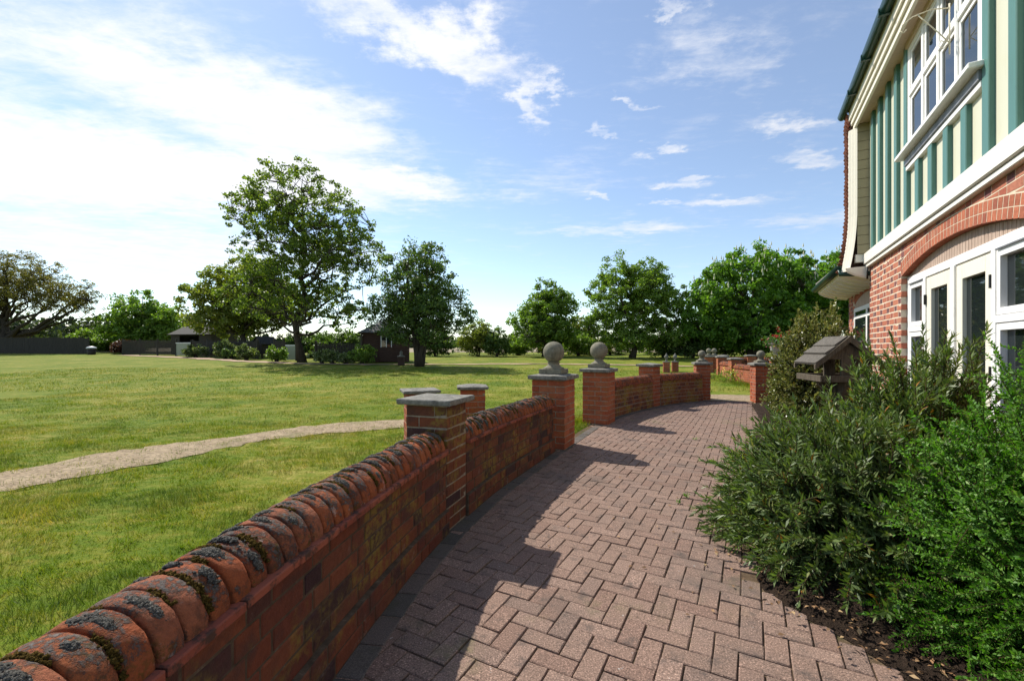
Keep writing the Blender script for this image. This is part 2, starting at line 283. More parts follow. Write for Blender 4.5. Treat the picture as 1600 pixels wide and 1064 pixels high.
m_paint('green paint', (.075, .185, .160), .4, (.03, .07, .06)); m_paint('gutter green', (.012, .045, .035), .2, (.03, .035, .03), .35); m_paint('soffit paint', (.55, .43, .30), .35); m_paint('beam paint', (.74, .71, .64), .2, (.45, .40, .34))
s = NT('lead'); P = s.pos(); s.done(s.ramp(s.noise(P, 9, 5), [(.3, (.13, .14, .155)), (.7, (.27, .28, .30))]), .55, None, .5, .4)
s = NT('window glass'); s.done((.012, .016, .017), .025, None, .62)
s = NT('black iron'); s.done((.012, .012, .012), .5)
s = NT('cream iron'); s.done((.72, .66, .5), .45)
s = NT('roof tile'); P = s.pos(); c = s.ramp(s.rnd(), [(0, (.17, .055, .03)), (.5, (.24, .075, .042)), (1, (.13, .05, .035))]); s.done(s.mix(.6, c, s.ramp(s.noise(P, 18, 5, .7), [(.3, .5), (.7, 1.25)]), 'MULTIPLY'), .88, s.bump(s.noise(P, 70, 4), .4, .005))
s = NT('wire glass'); s.done((.16, .19, .14), .35, None, .5)
s = NT('bin black'); s.done((.03, .022, .02), .6)
s = NT('bin lid'); s.done((.62, .62, .62), .5)
s = NT('urn lead'); P = s.pos(); s.done(s.ramp(s.noise(P, 20, 5, .7), [(.3, (.20, .20, .19)), (.7, (.46, .46, .44))]), .8)
s = NT('dead leaf'); s.done(s.ramp(s.n('ShaderNodeNewGeometry').outputs['Random Per Island'], [(0, (.10, .055, .025)), (.6, (.24, .13, .06)), (1, (.36, .25, .13))]), .8)
# ------------------------------------------------------------------ geometry helpers
def prop(o, label=None, cat=None, group=None, kind=None):
    if label: o['label'] = label
    if cat: o['category'] = cat
    if group: o['group'] = group
    if kind: o['kind'] = kind
    return o
def root(name, loc, label, cat, group=None, rz=0):
    o = bpy.data.objects.new(name, None); col.objects.link(o); o.location = loc; o.rotation_euler = (0, 0, rz); o.empty_display_size = .2
    return prop(o, label, cat, group, 'thing')
def link(name, me, mat=None, parent=None, loc=(0, 0, 0), rz=0):
    o = bpy.data.objects.new(name, me); col.objects.link(o)
    if mat and not me.materials: me.materials.append(MATS[mat])
    if parent: o.parent = parent
    o.location = loc; o.rotation_euler = (0, 0, rz)
    return o
def cbox(dx, dy, dz, b=0.0, c=(0, 0, 0)):
    x, y, z = dx/2, dy/2, dz/2
    if b <= 0:
        V = [(sx*x+c[0], sy*y+c[1], sz*z+c[2]) for sx in (-1, 1) for sy in (-1, 1) for sz in (-1, 1)]
        return V, [(0, 1, 3, 2), (4, 6, 7, 5), (0, 4, 5, 1), (2, 3, 7, 6), (0, 2, 6, 4), (1, 5, 7, 3)]
    V = []; idx = {}
    for sx in (-1, 1):
        for sy in (-1, 1):
            for sz in (-1, 1):
                for a in range(3):
                    p = [sx*(x-b), sy*(y-b), sz*(z-b)]; p[a] = (sx*x, sy*y, sz*z)[a]
                    idx[(sx, sy, sz, a)] = len(V); V.append((p[0]+c[0], p[1]+c[1], p[2]+c[2]))
    F = []
    for a in range(3):
        o1, o2 = [i for i in range(3) if i != a]
        for sg in (-1, 1):
            q = []
            for (p, r) in ((-1, -1), (1, -1), (1, 1), (-1, 1)):
                k = [0, 0, 0]; k[a] = sg; k[o1] = p; k[o2] = r; q.append(idx[(*k, a)])
            F.append(tuple(q))
        for p in (-1, 1):
            for r in (-1, 1):
                k0 = [0, 0, 0]; k0[a] = -1; k0[o1] = p; k0[o2] = r; k1 = list(k0); k1[a] = 1
                F.append((idx[(*k0, o1)], idx[(*k1, o1)], idx[(*k1, o2)], idx[(*k0, o2)]))
    for sx in (-1, 1):
        for sy in (-1, 1):
            for sz in (-1, 1): F.append(tuple(idx[(sx, sy, sz, a)] for a in range(3)))
    return V, F
class MB:
    def __init__(s): s.v = []; s.f = []
    def add(s, V, F, M=None):
        n = len(s.v)
        if M is not None: V = [M @ Vector(p) for p in V]
        s.v += [tuple(p) for p in V]; s.f += [tuple(i+n for i in f) for f in F]; return s
    def box(s, x0, x1, y0, y1, z0, z1, b=0.0):
        V, F = cbox(x1-x0, y1-y0, z1-z0, b, ((x0+x1)/2, (y0+y1)/2, (z0+z1)/2)); return s.add(V, F)
    def prism(s, poly, y0, y1):                     # poly of (x, z), extruded along y
        n = len(poly); V = [(p[0], y0, p[1]) for p in poly] + [(p[0], y1, p[1]) for p in poly]
        F = [tuple(range(n)), tuple(range(2*n-1, n-1, -1))] + [(i, i+n, (i+1) % n + n, (i+1) % n) for i in range(n)]
        return s.add(V, F)
    def prismx(s, poly, x0, x1):                    # poly of (y, z), extruded along x
        n = len(poly); V = [(x0, p[0], p[1]) for p in poly] + [(x1, p[0], p[1]) for p in poly]
        F = [tuple(range(n)), tuple(range(2*n-1, n-1, -1))] + [(i, i+n, (i+1) % n + n, (i+1) % n) for i in range(n)]
        return s.add(V, F)
    def tube(s, pts, rad, sides=6, caps=True):
        pts = [Vector(p) for p in pts]; n0 = len(s.v); n = len(pts)
        if isinstance(rad, (int, float)): rad = [rad]*n
        ref = Vector((0, 0, 1))
        for i, p in enumerate(pts):
            t = (pts[min(i+1, n-1)]-pts[max(i-1, 0)]).normalized()
            a = t.cross(ref if abs(t.z) < .95 else Vector((1, 0, 0))).normalized(); b = t.cross(a)
            for k in range(sides):
                q = 2*math.pi*k/sides; s.v.append(tuple(p + (a*math.cos(q)+b*math.sin(q))*rad[i]))
        for i in range(n-1):
            for k in range(sides):
                k2 = (k+1) % sides; s.f.append((n0+i*sides+k, n0+i*sides+k2, n0+(i+1)*sides+k2, n0+(i+1)*sides+k))
        if caps: s.f.append(tuple(n0+k for k in range(sides))[::-1]); s.f.append(tuple(n0+(n-1)*sides+k for k in range(sides)))
        return s
    def lathe(s, prof, seg=24, c=(0, 0, 0), square=False):
        n0 = len(s.v); m = len(prof)
        for (r, z) in prof:
            for k in range(seg):
                q = 2*math.pi*k/seg; s.v.append((c[0]+r*math.cos(q), c[1]+r*math.sin(q), c[2]+z))
        for i in range(m-1):
            for k in range(seg):
                k2 = (k+1) % seg; s.f.append((n0+i*seg+k, n0+i*seg+k2, n0+(i+1)*seg+k2, n0+(i+1)*seg+k))
        s.f.append(tuple(n0+k for k in range(seg))[::-1]); s.f.append(tuple(n0+(m-1)*seg+k for k in range(seg)))
        return s
    def mesh(s, name, smooth=False):
        me = bpy.data.meshes.new(name); me.from_pydata(s.v, [], s.f); me.update()
        bm = bmesh.new(); bm.from_mesh(me); bmesh.ops.recalc_face_normals(bm, faces=bm.faces); bm.to_mesh(me); bm.free()
        if smooth: me.polygons.foreach_set('use_smooth', [True]*len(me.polygons))
        return me
    def build(s, name, mat, parent=None, smooth=False, world=True, kind=None):
        if parent is not None and world:            # vertices given in world space: shift to the unrotated root
            L = parent.location; s.v = [(p[0]-L.x, p[1]-L.y, p[2]-L.z) for p in s.v]
        o = link(name, s.mesh(name, smooth), mat, parent)
        if kind: o['kind'] = kind
        return o
def fast(name, V, F, mat, parent=None, smooth=False, kind=None):
    V = np.asarray(V, np.float32); F = np.asarray(F, np.int32)
    if parent is not None: V = V - np.array(parent.location, np.float32)
    me = bpy.data.meshes.new(name); k = F.shape[1]
    me.vertices.add(len(V)); me.vertices.foreach_set('co', V.ravel())
    me.loops.add(F.size); me.loops.foreach_set('vertex_index', F.ravel())
    me.polygons.add(len(F)); me.polygons.foreach_set('loop_start', np.arange(len(F), dtype=np.int32)*k)
    try: me.polygons.foreach_set('loop_total', np.full(len(F), k, np.int32))
    except Exception: pass
    if smooth: me.polygons.foreach_set('use_smooth', np.ones(len(F), bool))
    me.update(calc_edges=True)
    o = link(name, me, mat, parent)
    if kind: o['kind'] = kind
    return o
def inside(P, poly):
    x, y = P[:, 0], P[:, 1]; r = np.zeros(len(P), bool); n = len(poly)
    for i in range(n):
        x1, y1 = poly[i]; x2, y2 = poly[(i+1) % n]
        if y1 == y2: continue
        r ^= ((y1 > y) != (y2 > y)) & (x < (x2-x1)*(y-y1)/(y2-y1)+x1)
    return r
def zg(y):                                          # the lawn rises gently away from the terrace
    y = np.asarray(y, float); t = np.clip(y-12, 0, None); return .0225*(np.sqrt(t*t+4)-2)*np.where(y > 60, 60/np.maximum(y, 60), 1)
def gz(y): return float(zg(y))

# ------------------------------------------------------------------ the line of the garden wall (inner face, terrace side)
CP = [(-.88, -3.2), (-.89, -2.0), (-.88, -.8), (-.85, .2), (-.80, .98), (-.725, 1.70), (-.61, 2.42), (-.47, 3.05), (-.33, 3.48), (-.165, 3.95), (.05, 4.45), (.33, 5.08), (.56, 5.58),
      (.90, 6.33), (1.30, 7.20), (1.66, 7.86), (1.98, 8.34), (2.38, 8.85), (2.83, 9.37), (3.42, 9.98), (4.12, 10.50), (5.02, 11.02)]
def catmull(P, k=24):
    P = [np.array(p, float) for p in P]; P = [2*P[0]-P[1]] + P + [2*P[-1]-P[-2]]; out = []
    for i in range(1, len(P)-2):
        for j in range(k):
            t = j/k; a, b, c, d = P[i-1:i+3]
            out.append(.5*((2*b)+(-a+c)*t+(2*a-5*b+4*c-d)*t*t+(-a+3*b-3*c+d)*t**3))
    out.append(P[-2]); return np.array(out)
class Line:
    def __init__(s, P, sm=True):
        s.p = catmull(P) if sm else np.array(P, float); s.L = np.concatenate([[0], np.cumsum(np.linalg.norm(np.diff(s.p, axis=0), axis=1))]); s.len = s.L[-1]
    def at(s, q):
        x = np.interp(q, s.L, s.p[:, 0]); y = np.interp(q, s.L, s.p[:, 1]); e = .06
        a, b = max(q-e, 0), min(q+e, s.len)
        dx = np.interp(b, s.L, s.p[:, 0])-np.interp(a, s.L, s.p[:, 0]); dy = np.interp(b, s.L, s.p[:, 1])-np.interp(a, s.L, s.p[:, 1]); n = math.hypot(dx, dy)
        return x, y, dx/n, dy/n
    def off(s, q, o):
        x, y, tx, ty = s.at(q); return x-ty*o, y+tx*o, math.atan2(ty, tx)
    def near(s, x, y): return float(s.L[np.argmin((s.p[:, 0]-x)**2+(s.p[:, 1]-y)**2)])
WL = Line(CP)
S_NP = WL.near(-.41, 3.24); S_BP = WL.near(.60, 5.68); S_BQ = WL.near(1.55, 7.66); S_MP = WL.near(3.27, 9.84); S_EP = WL.near(4.86, 10.94)

# ------------------------------------------------------------------ ground
PATIO = [tuple(WL.off(q, .1)[:2]) for q in np.linspace(0, WL.len, 90)] + [(6.0, 10.55), (7.5, 9.75), (14, 6), (14, -5), (-.9, -5)]
def ground():
    xs = np.unique(np.concatenate([np.linspace(-9, 9, 181), np.linspace(-60, 60, 81), np.array([-3000, -1500, -700, -300, -150, -90, 90, 150, 300, 700, 1500, 3000.])]))
    ys = np.unique(np.concatenate([np.linspace(-3, 14, 171), np.linspace(14, 70, 57), np.array([-600, -200, -60, -20, -8, 80, 100, 140, 200, 300, 500, 900, 1600, 3000.])]))
    X, Y = np.meshgrid(xs, ys); P = np.stack([X.ravel(), Y.ravel()], 1)
    rng = np.random.default_rng(3); Z = zg(P[:, 1]) + rng.normal(0, .004, len(P))
    Z[inside(P, PATIO)] = -.12
    n = len(xs); i = np.arange(len(ys)-1)[:, None]*n+np.arange(n-1)[None, :]; i = i.ravel()
    o = fast('lawn', np.column_stack([P, Z]), np.stack([i, i+1, i+n+1, i+n], 1), 'lawn', None, True); prop(o, kind='structure')
ground()
def strip(name, left, right, mat, lift, kind='structure', sub=6, ragged=.0, seed=1):
    A, B = catmull(left, 8), catmull(right, 8); rng = np.random.default_rng(seed); n = min(len(A), len(B)); V = []; F = []
    for i in range(n):
        for k in range(sub+1):
            t = k/sub; p = A[i]*(1-t)+B[i]*t
            if k in (0, sub): p = p+rng.normal(0, ragged, 2)
            V.append((p[0], p[1], gz(p[1])+lift+.012*math.sin(math.pi*t)))
    for i in range(n-1):
        for k in range(sub): a = i*(sub+1)+k; F.append((a, a+1, a+sub+2, a+sub+1))
    return prop(fast(name, V, F, mat, None, True), kind=kind)
GP_U = [(-7.5, 3.2), (-6.2, 3.95), (-5.35, 4.5), (-5.15, 5.29), (-4.82, 5.76), (-4.14, 6.4), (-3.35, 7.4), (-2.0, 7.98), (-.6, 8.3), (.4, 8.4)]
GP_L = [(-6.6, 2.6), (-5.3, 3.4), (-4.65, 3.92), (-4.42, 4.3), (-4.05, 4.85), (-3.72, 5.7), (-3.25, 6.35), (-1.85, 7.1), (-.5, 7.5), (.45, 7.6)]
strip('gravel_path', GP_U, GP_L, 'gravel', .008, ragged=.035)
strip('dirt_path', [(-38, 43.3), (-31, 39.6), (-24, 35.4), (-19, 31.7), (-14, 28.9), (-9, 27.6), (-4, 27.8), (1, 28.2), (6, 27.5), (11, 25.5)],
      [(-38.3, 42.3), (-31.3, 38.5), (-24.4, 34.3), (-19.4, 30.7), (-14.3, 28.1), (-9, 26.9), (-4, 27.1), (1, 27.5), (6, 26.9), (11, 25.1)], 'dirt path', .03, ragged=.15, seed=2)
strip('gravel_strip', [(4.6, 12.6), (6, 12.3), (8, 11.7), (10, 11.0)], [(4.3, 11.0), (5.7, 10.6), (7.4, 9.8), (9.5, 8.9)], 'gravel', .012, ragged=.05, seed=4)
o = fast('field', [(-200, 46, gz(46)-.3), (200, 46, gz(46)-.3), (200, 60, gz(60)+.35), (-200, 60, gz(60)+.35), (-400, 160, 1.4), (400, 160, 1.4)], [(0, 1, 2, 3), (3, 2, 5, 4)], 'dry field'); prop(o, kind='structure')

# ------------------------------------------------------------------ terrace paving: herringbone blocks squared to the house
DX, DY = math.sin(R(28.6)), math.cos(R(28.6))        # direction of the house front
BED = [(1.95, -.6), (1.75, .6), (1.60, 1.45), (1.52, 1.9), (1.36, 2.35), (1.62, 2.9), (2.1, 3.75), (2.9, 5.2), (3.75, 6.7), (4.35, 7.6), (4.9, 8.7), (5.6, 10.2)]
BEDL = catmull(BED, 8)
PAVE = [tuple(WL.off(q, -.135)[:2]) for q in np.linspace(.4, WL.len, 80)] + [(5.95, 10.62)] + [tuple(p) for p in BEDL[::-1]] + [(1.9, -2.8)]
base = [tuple(WL.off(q, .08)[:2]) for q in np.linspace(.3, WL.len, 80)] + [(6.1, 10.62), (7.4, 9.6), (6.5, 7), (4.5, 4), (2.6, 0), (2.2, -2.8)]
m = MB(); m.v = [(p[0], p[1], -.009) for p in base]; m.f = [tuple(range(len(base)))]
me = m.mesh('terrace_bed'); bm = bmesh.new(); bm.from_mesh(me); bmesh.ops.triangulate(bm, faces=bm.faces); bm.to_mesh(me); bm.free()
terrace = prop(link('terrace', me, 'joint sand'), kind='structure')
PW = .0965; PJ = .0058
def pavers():
    rng = np.random.default_rng(11); cells = []
    N = 150
    for i in range(-N, N):
        for j in range(-N, N):
            k = (i - j) % 4                          # 90 degree herringbone of 2x1 blocks
            if k == 0: cells.append((i+1.0, j+.5, 0))
            elif k == 3: cells.append((i+.5, j+1.0, 1))
    C = np.array(cells, float); ux = np.array([DX, DY]); uy = np.array([-DY, DX])
    P = np.outer(C[:, 0]*PW, ux)+np.outer(C[:, 1]*PW, uy)+np.array([1.2, 4.5])
    hl = np.where(C[:, 2] == 0, 1, 0)
    ok = inside(P, PAVE)
    for sx in (-1, 1):                               # every corner inside
        for sy in (-1, 1):
            ex = np.where(hl == 1, PW*.98, PW*.48)*sx; ey = np.where(hl == 1, PW*.48, PW*.98)*sy
            ok &= inside(P+np.outer(ex, ux)+np.outer(ey, uy), PAVE) | (inside(P, PAVE) & ((P[:, 1] > 9.8) | (P[:, 0] > .62*P[:, 1]-.25)))
    ok &= P[:, 1] > -1.2
    PV2 = [tuple(WL.off(q, -.045)[:2]) for q in np.linspace(.4, WL.len, 80)] + PAVE[80:]
    cut = inside(P, PV2) & ~ok & (P[:, 1] > -1.2); keep = ok | cut; low = cut[keep]*.0045
    P, hl = P[keep], hl[keep]
    vis = (P[:, 1] > 1.62) & (np.abs(P[:, 0]) < P[:, 1]*1.22)
    order = np.argsort(np.where(vis, P[:, 1], 99+np.abs(P[:, 1])))
    vars_ = []
    for k in range(4):
        r2 = random.Random(k); V, F = cbox(2*PW-PJ, PW-PJ, .06, .0036, (0, 0, -.03)); V = [(x+r2.uniform(-.0018, .0018), y+r2.uniform(-.0018, .0018), z+r2.uniform(-.0008, .0008)) for x, y, z in V]
        vars_.append((V, F, MB().add(V, F).mesh('paver')))
    ang = math.atan2(DY, DX); rest = MB(); tilt = rng.normal(0, .007, (len(P), 2)); dz = rng.normal(0, .0016, len(P))-low
    for c, i in enumerate(order):
        a = ang + (0 if hl[i] else math.pi/2)
        if c < 300:
            o = link('paver', vars_[i % 4][2], 'paver', terrace, (P[i, 0], P[i, 1], dz[i]), a); o.rotation_euler = (tilt[i, 0], tilt[i, 1], a+rng.normal(0, .006))
        else:
            M = Matrix.Translation((P[i, 0], P[i, 1], dz[i])) @ Matrix.Rotation(a+rng.normal(0, .006), 4, 'Z') @ Matrix.Rotation(tilt[i, 0], 4, 'X')
            rest.add(vars_[i % 4][0], vars_[i % 4][1], M)
    rest.build('paving_blocks', 'paver', terrace, kind='stuff')
    # border course laid along the wall
    V, F = cbox(.196, .122, .06, .0045, (0, 0, -.03)); me = MB().add(V, F).mesh('border_paver'); q = 2.0; b = MB()
    while q < WL.len-.15:
        x, y, a = WL.off(q, -.068)
        if 3.6 < q < 9.2: link('border_paver', me, 'border paver', terrace, (x, y, rng.normal(0, .0015)), a)
        else: b.add(V, F, Matrix.Translation((x, y, 0)) @ Matrix.Rotation(a, 4, 'Z'))
        q += .2025
    b.build('border_course', 'border paver', terrace, kind='stuff')
pavers()
# planting bed between terrace and house
def bed():
    rng = np.random.default_rng(5); L = [p for p in BEDL]; V = []; F = []; n = 26
    for i, p in enumerate(L):
        q = np.array([p[0]+2.6*DY+.4, p[1]-2.6*DX]);
        for k in range(n):
            t = k/(n-1); w = p*(1-t)+q*t; V.append((w[0], w[1], -.004+(.010 if k else 0)+.05*min(1, t*9)+rng.uniform(0, .022)*min(1, t*12)))
    for i in range(len(L)-1):
        for k in range(n-1): a = i*n+k; F.append((a, a+1, a+n+1, a+n))
    prop(fast('soil_bed', V, F, 'soil', None, True), kind='structure')
    # bark chips and crumbs on the soil
    N = 5200; t = rng.random(N); i = rng.integers(0, len(L)-1, N); P = np.array(L)[i]+rng.normal(0, .06, (N, 2)); w = np.abs(rng.normal(0, .35, N)); P = P+np.outer(w, (DY, -DX))+np.outer(np.full(N, .02), (DY, -DX))
    V = []; F = []
    for k in range(N):
        s = rng.uniform(.004, .016); a = rng.uniform(0, 6.3); c, d = math.cos(a)*s, math.sin(a)*s; h = rng.uniform(.004, .012); z = .015+min(.05, w[k]*.3); x, y = P[k]; n = len(V)
        V += [(x-c, y-d, z), (x+d*.5, y-c*.5, z+h*.5), (x+c, y+d, z+h), (x-d*.5, y+c*.5, z+h*.7)]; F.append((n, n+1, n+2, n+3))
    prop(fast('bark_chips', V, F, 'soil'), 'dark crumbs of bark and soil scattered over the planting bed edge', 'mulch', kind='stuff')
bed()

# ------------------------------------------------------------------ lawn grass
def grass():
    rng = np.random.default_rng(21); out = []
    for (x0, x1, y0, y1, dens, ln, w) in ((-5, -.9, .6, 4.2, 6500, .037, .0038), (-9, .6, 4.2, 7.5, 2900, .038, .0054), (-13, 3, 7.5, 13, 800, .040, .0085), (-24, 8, 13, 24, 130, .05, .02)):
        N = int((x1-x0)*(y1-y0)*dens); P = np.column_stack([rng.uniform(x0, x1, N), rng.uniform(y0, y1, N)])
        ok = (np.abs(P[:, 0]) < P[:, 1]*1.25) & ~inside(P, PATIO)
        pth = [tuple(p) for p in catmull(GP_U, 6)]+[tuple(p) for p in catmull(GP_L, 6)[::-1]]
        ok &= ~(inside(P, pth) & (rng.random(N) < .985)); P = P[ok]
        cl = np.sin(P[:, 0]*3.1+1.3*np.sin(P[:, 1]*2.3))*np.sin(P[:, 1]*4.3+1.7*np.sin(P[:, 0]*1.9))
        out.append((P, ln*(1+.7*cl)*rng.uniform(.5, 1.35, len(P)), np.full(len(P), w)*rng.uniform(.7, 1.3, len(P))))
    for k in range(800):                            # coarser tufts
        r_ = rng.uniform(1.2, 9); a_ = rng.uniform(-.90, .15); x_, y_ = r_*math.sin(a_), r_*math.cos(a_); n_ = int(rng.integers(10, 40)); P = np.column_stack([rng.normal(x_, .035+.004*r_, n_), rng.normal(y_, .035+.004*r_, n_)]); P = P[~inside(P, PATIO)]
        out.append((P, rng.uniform(.04, .07, len(P)), np.full(len(P), .0042+.0004*r_)))
    # ragged uncut grass at the foot of walls and piers
    def tuft(x, y, n, sp, ln): 
        P = np.column_stack([rng.normal(x, sp, n), rng.normal(y, sp, n)]); P = P[~inside(P, PATIO)]; out.append((P, ln*rng.uniform(.5, 1.3, len(P)), np.full(len(P), .004+.0004*y)))
    for q in np.linspace(S_BP-.1, S_BQ+.3, 16): x, y, a = WL.off(q, .36); tuft(x, y, 320, .13, .10)
    for k in range(60): tuft(rng.uniform(8.0, 8.6), rng.uniform(12.5, 19), 120, .2, .16)
    P = np.concatenate([o[0] for o in out]); L = np.concatenate([o[1] for o in out]); W = np.concatenate([o[2] for o in out]); N = len(P)
    a = rng.uniform(0, 2*np.pi, N); b = 2.2*np.sin(P[:, 0]*2.1+P[:, 1]*1.3)+2.0*np.sin(P[:, 1]*3.3-P[:, 0]*1.7)+rng.normal(0, .9, N); lean = rng.uniform(.25, 1.0, N)
    z = zg(P[:, 1]); B = np.column_stack([P, z-.003]); d = np.column_stack([np.cos(a), np.sin(a), 0*a]); e = np.column_stack([np.cos(b), np.sin(b), 0*b])
    tip = B+e*(L*lean)[:, None]+np.column_stack([0*L, 0*L, L*np.sqrt(np.maximum(.1, 1-lean**2*.8))])
    V = np.stack([B-d*W[:, None]*.5, B+d*W[:, None]*.5, tip], 1).reshape(-1, 3); F = np.arange(3*N).reshape(-1, 3)
    prop(fast('lawn_grass', V, F, 'grass blade'), 'short mown green grass with straw-coloured dry patches', 'grass', kind='stuff')
    print('grass', N)
grass()

# ------------------------------------------------------------------ garden walls and piers
CH = .081; BH = .071
def brick_mesh(L, D, H=BH, b=.004, seed=0, jit=.0016):
    r = random.Random(seed); V, F = cbox(L, D, H, b); V = [(x+r.uniform(-jit, jit), y+r.uniform(-jit, jit), z+r.uniform(-jit, jit)) for x, y, z in V]
    return V, F
BM = {}
def bmesh_of(L, D, k, mt=''):
    key = (round(L, 3), round(D, 3), k, mt)
    if key not in BM: V, F = brick_mesh(L, D, seed=k); BM[key] = (V, F, MB().add(V, F).mesh('brick'))
    return BM[key]
def wall(name, label, line, s0, s1, mat, single, seed, T=.225, z0=0.0, mos=False, group='sections of the curved garden wall', courses=7, coping=True):
    x0, y0, a0 = line.off((s0+s1)/2, T/2); rt = root(name, (x0, y0, z0), label, 'wall', group); rng = random.Random(seed)
    def put(L, D, q, o, z, nm, mt, joined):
        x, y, a = line.off(q, o); k = rng.randrange(4); V, F, me = bmesh_of(L, D, k, mt); dz = rng.uniform(-.0012, .0012)
        if joined is None:
            ob = link(nm, me, mt, rt, (x-x0, y-y0, z+dz), a+rng.uniform(-.006, .006))
        else: joined.add(V, F, Matrix.Translation((x, y, z0+z+dz)) @ Matrix.Rotation(a, 4, 'Z'))
    # mortar body
    m = MB(); n = max(6, int((s1-s0)/.1)); H = courses*CH; prof = [(-.020, -.15), (-.020, .16), (.0045, .165), (.0045, H), (T-.0045, H), (T-.0045, -.15)]
    for i in range(n+1):
        q = s0+(s1-s0)*i/n
        for (o, z) in prof: x, y, a = line.off(q, o); m.v.append((x, y, z0+z))
    k = len(prof)
    for i in range(n):
        for j in range(k): j2 = (j+1) % k; m.f.append((i*k+j, i*k+j2, (i+1)*k+j2, (i+1)*k+j))
    m.f += [tuple(range(k)), tuple(n*k+j for j in range(k))]
    m.build('mortar', 'dark mortar' if mat == 'shaded garden brick' else 'mortar', rt)
    inn = MB(); outb = MB()
    for c in range(courses):
        z = c*CH+BH/2+.006
        for face in (0, 1):
            o = (.05-.025 if c < 2 else .05) if face == 0 else T-.05
            q = s0+.01 + (.0 if c % 2 else .17); st = c % 2
            if not c % 2: put(.15, .1, s0+.085, o, z, 'brick', mat, (None if (single and face == 0) else (inn if face == 0 else outb)))
            while q < s1-.05:
                L = .218 if st == 0 else .105
                L = min(L, s1-.008-q)
                if L > .03: put(L, .1, q+L/2, o, z, 'brick', mat, (None if (single and face == 0) else (inn if face == 0 else outb)))
                q += L+.010; st = 1-st
    if inn.v: inn.build('inner_bricks', mat, rt, kind='stuff')
    outb.build('lawn_side_bricks', mat, rt, kind='stuff')
    if not coping: return rt
    H = courses*CH
    # two-tile creasing, then half-round coping bricks
    q = s0+.005; V, F = cbox(.252, T+.075, .028, .004); me = MB().add(V, F).mesh('creasing_tile'); j = MB()
    while q < s1-.04:
        L = min(.252, s1-q-.004); x, y, a = line.off(q+L/2, T/2)
        if single and L > .25: link('creasing_tile', me, 'creasing tile', rt, (x-x0, y-y0, H+.012+rng.uniform(-.002, .002)), a+rng.uniform(-.008, .008))
        else: V2, F2 = cbox(L, T+.075, .028, .003); j.add(V2, F2, Matrix.Translation((x, y, z0+H+.012)) @ Matrix.Rotation(a, 4, 'Z'))
        q += .258
    if j.v: j.build('creasing_course', 'creasing tile', rt, kind='stuff')
    cv = []
    for k in range(5):
        r2 = random.Random(40+k); seg = 18; V = []; F = []; rad = .127+r2.uniform(-.003, .003); prof = [(-.0340, .90), (-.0325, .962), (-.026, .996), (0, 1.006), (.026, .996), (.0325, .962), (.0340, .90)]
        for (dx, f) in prof:
            for i in range(seg+1):
                t = math.pi*i/seg; ff = f*rad*(1+r2.uniform(-.016, .012)); V.append((dx+r2.uniform(-.0022, .0022), ff*math.cos(t), ff*math.sin(t)*1.0))
        w = seg+1
        for a_ in range(len(prof)-1):
            for i in range(seg): F.append((a_*w+i, a_*w+i+1, (a_+1)*w+i+1, (a_+1)*w+i))
        F += [tuple(range(w)), tuple((len(prof)-1)*w+i for i in range(w))]
        cv.append((V, F, MB().add(V, F).mesh('coping_brick', True)))
    core = MB(); q = s0; n = max(4, int((s1-s0)/.12))
    for i in range(n+1):
        qq = s0+(s1-s0)*i/n
        for t in np.linspace(0, math.pi, 11): x, y, a = line.off(qq, T/2-.108*math.cos(t)); core.v.append((x, y, z0+H+.024+.108*math.sin(t)))
    for i in range(n):
        for k in range(10): core.f.append((i*11+k, i*11+k+1, (i+1)*11+k+1, (i+1)*11+k))
    core.build('coping_mortar', 'brown moss' if mos else 'dark mortar', rt)
    q = s0+.036; j = MB(); centres = []
    while q < s1-.03:
        x, y, a = line.off(q, T/2); k = rng.randrange(5); dz = rng.uniform(-.003, .003)
        if single: link('coping_brick', cv[k][2], 'coping', rt, (x-x0, y-y0, H+.024+dz), a+rng.uniform(-.02, .02))
        else: j.add(cv[k][0], cv[k][1], Matrix.Translation((x, y, z0+H+.024+dz)) @ Matrix.Rotation(a, 4, 'Z'))
        centres.append(q); q += .0775+rng.uniform(-.0015, .0015)
    if j.v: j.build('coping_bricks', 'coping', rt, True, kind='stuff')
    if mos: moss(rt, line, centres, T, H+.024, mos)
    return rt
ICO = None
def ico():
    global ICO
    if ICO is None:
        bm = bmesh.new(); bmesh.ops.create_icosphere(bm, subdivisions=2, radius=1); bm.verts.index_update(); bm.verts.ensure_lookup_table(); ICO = (np.array([v.co[:] for v in bm.verts]), np.array([[v.index for v in f.verts] for f in bm.faces])); bm.free()
    return ICO
def lumps(name, mat, pts, parent, seed, rough=.25):
    V0, F0 = ico(); rng = np.random.default_rng(seed); Vs = []; Fs = []; n = 0
    for (c, nrm, r, fl) in pts:
        nrm = np.array(nrm)/np.linalg.norm(nrm); a = np.cross(nrm, (0.3, .2, .9)); a /= np.linalg.norm(a); b = np.cross(nrm, a); k = rng.uniform(.75, 1.35)
        S = V0*(1+rng.normal(0, rough, (len(V0), 1)))
        Vs.append(np.array(c)+r*(S[:, :1]*a*k+S[:, 1:2]*b/k+S[:, 2:]*nrm*fl)); Fs.append(F0+n); n += len(V0)
    return fast(name, np.concatenate(Vs), np.concatenate(Fs), mat, parent, True, 'stuff')
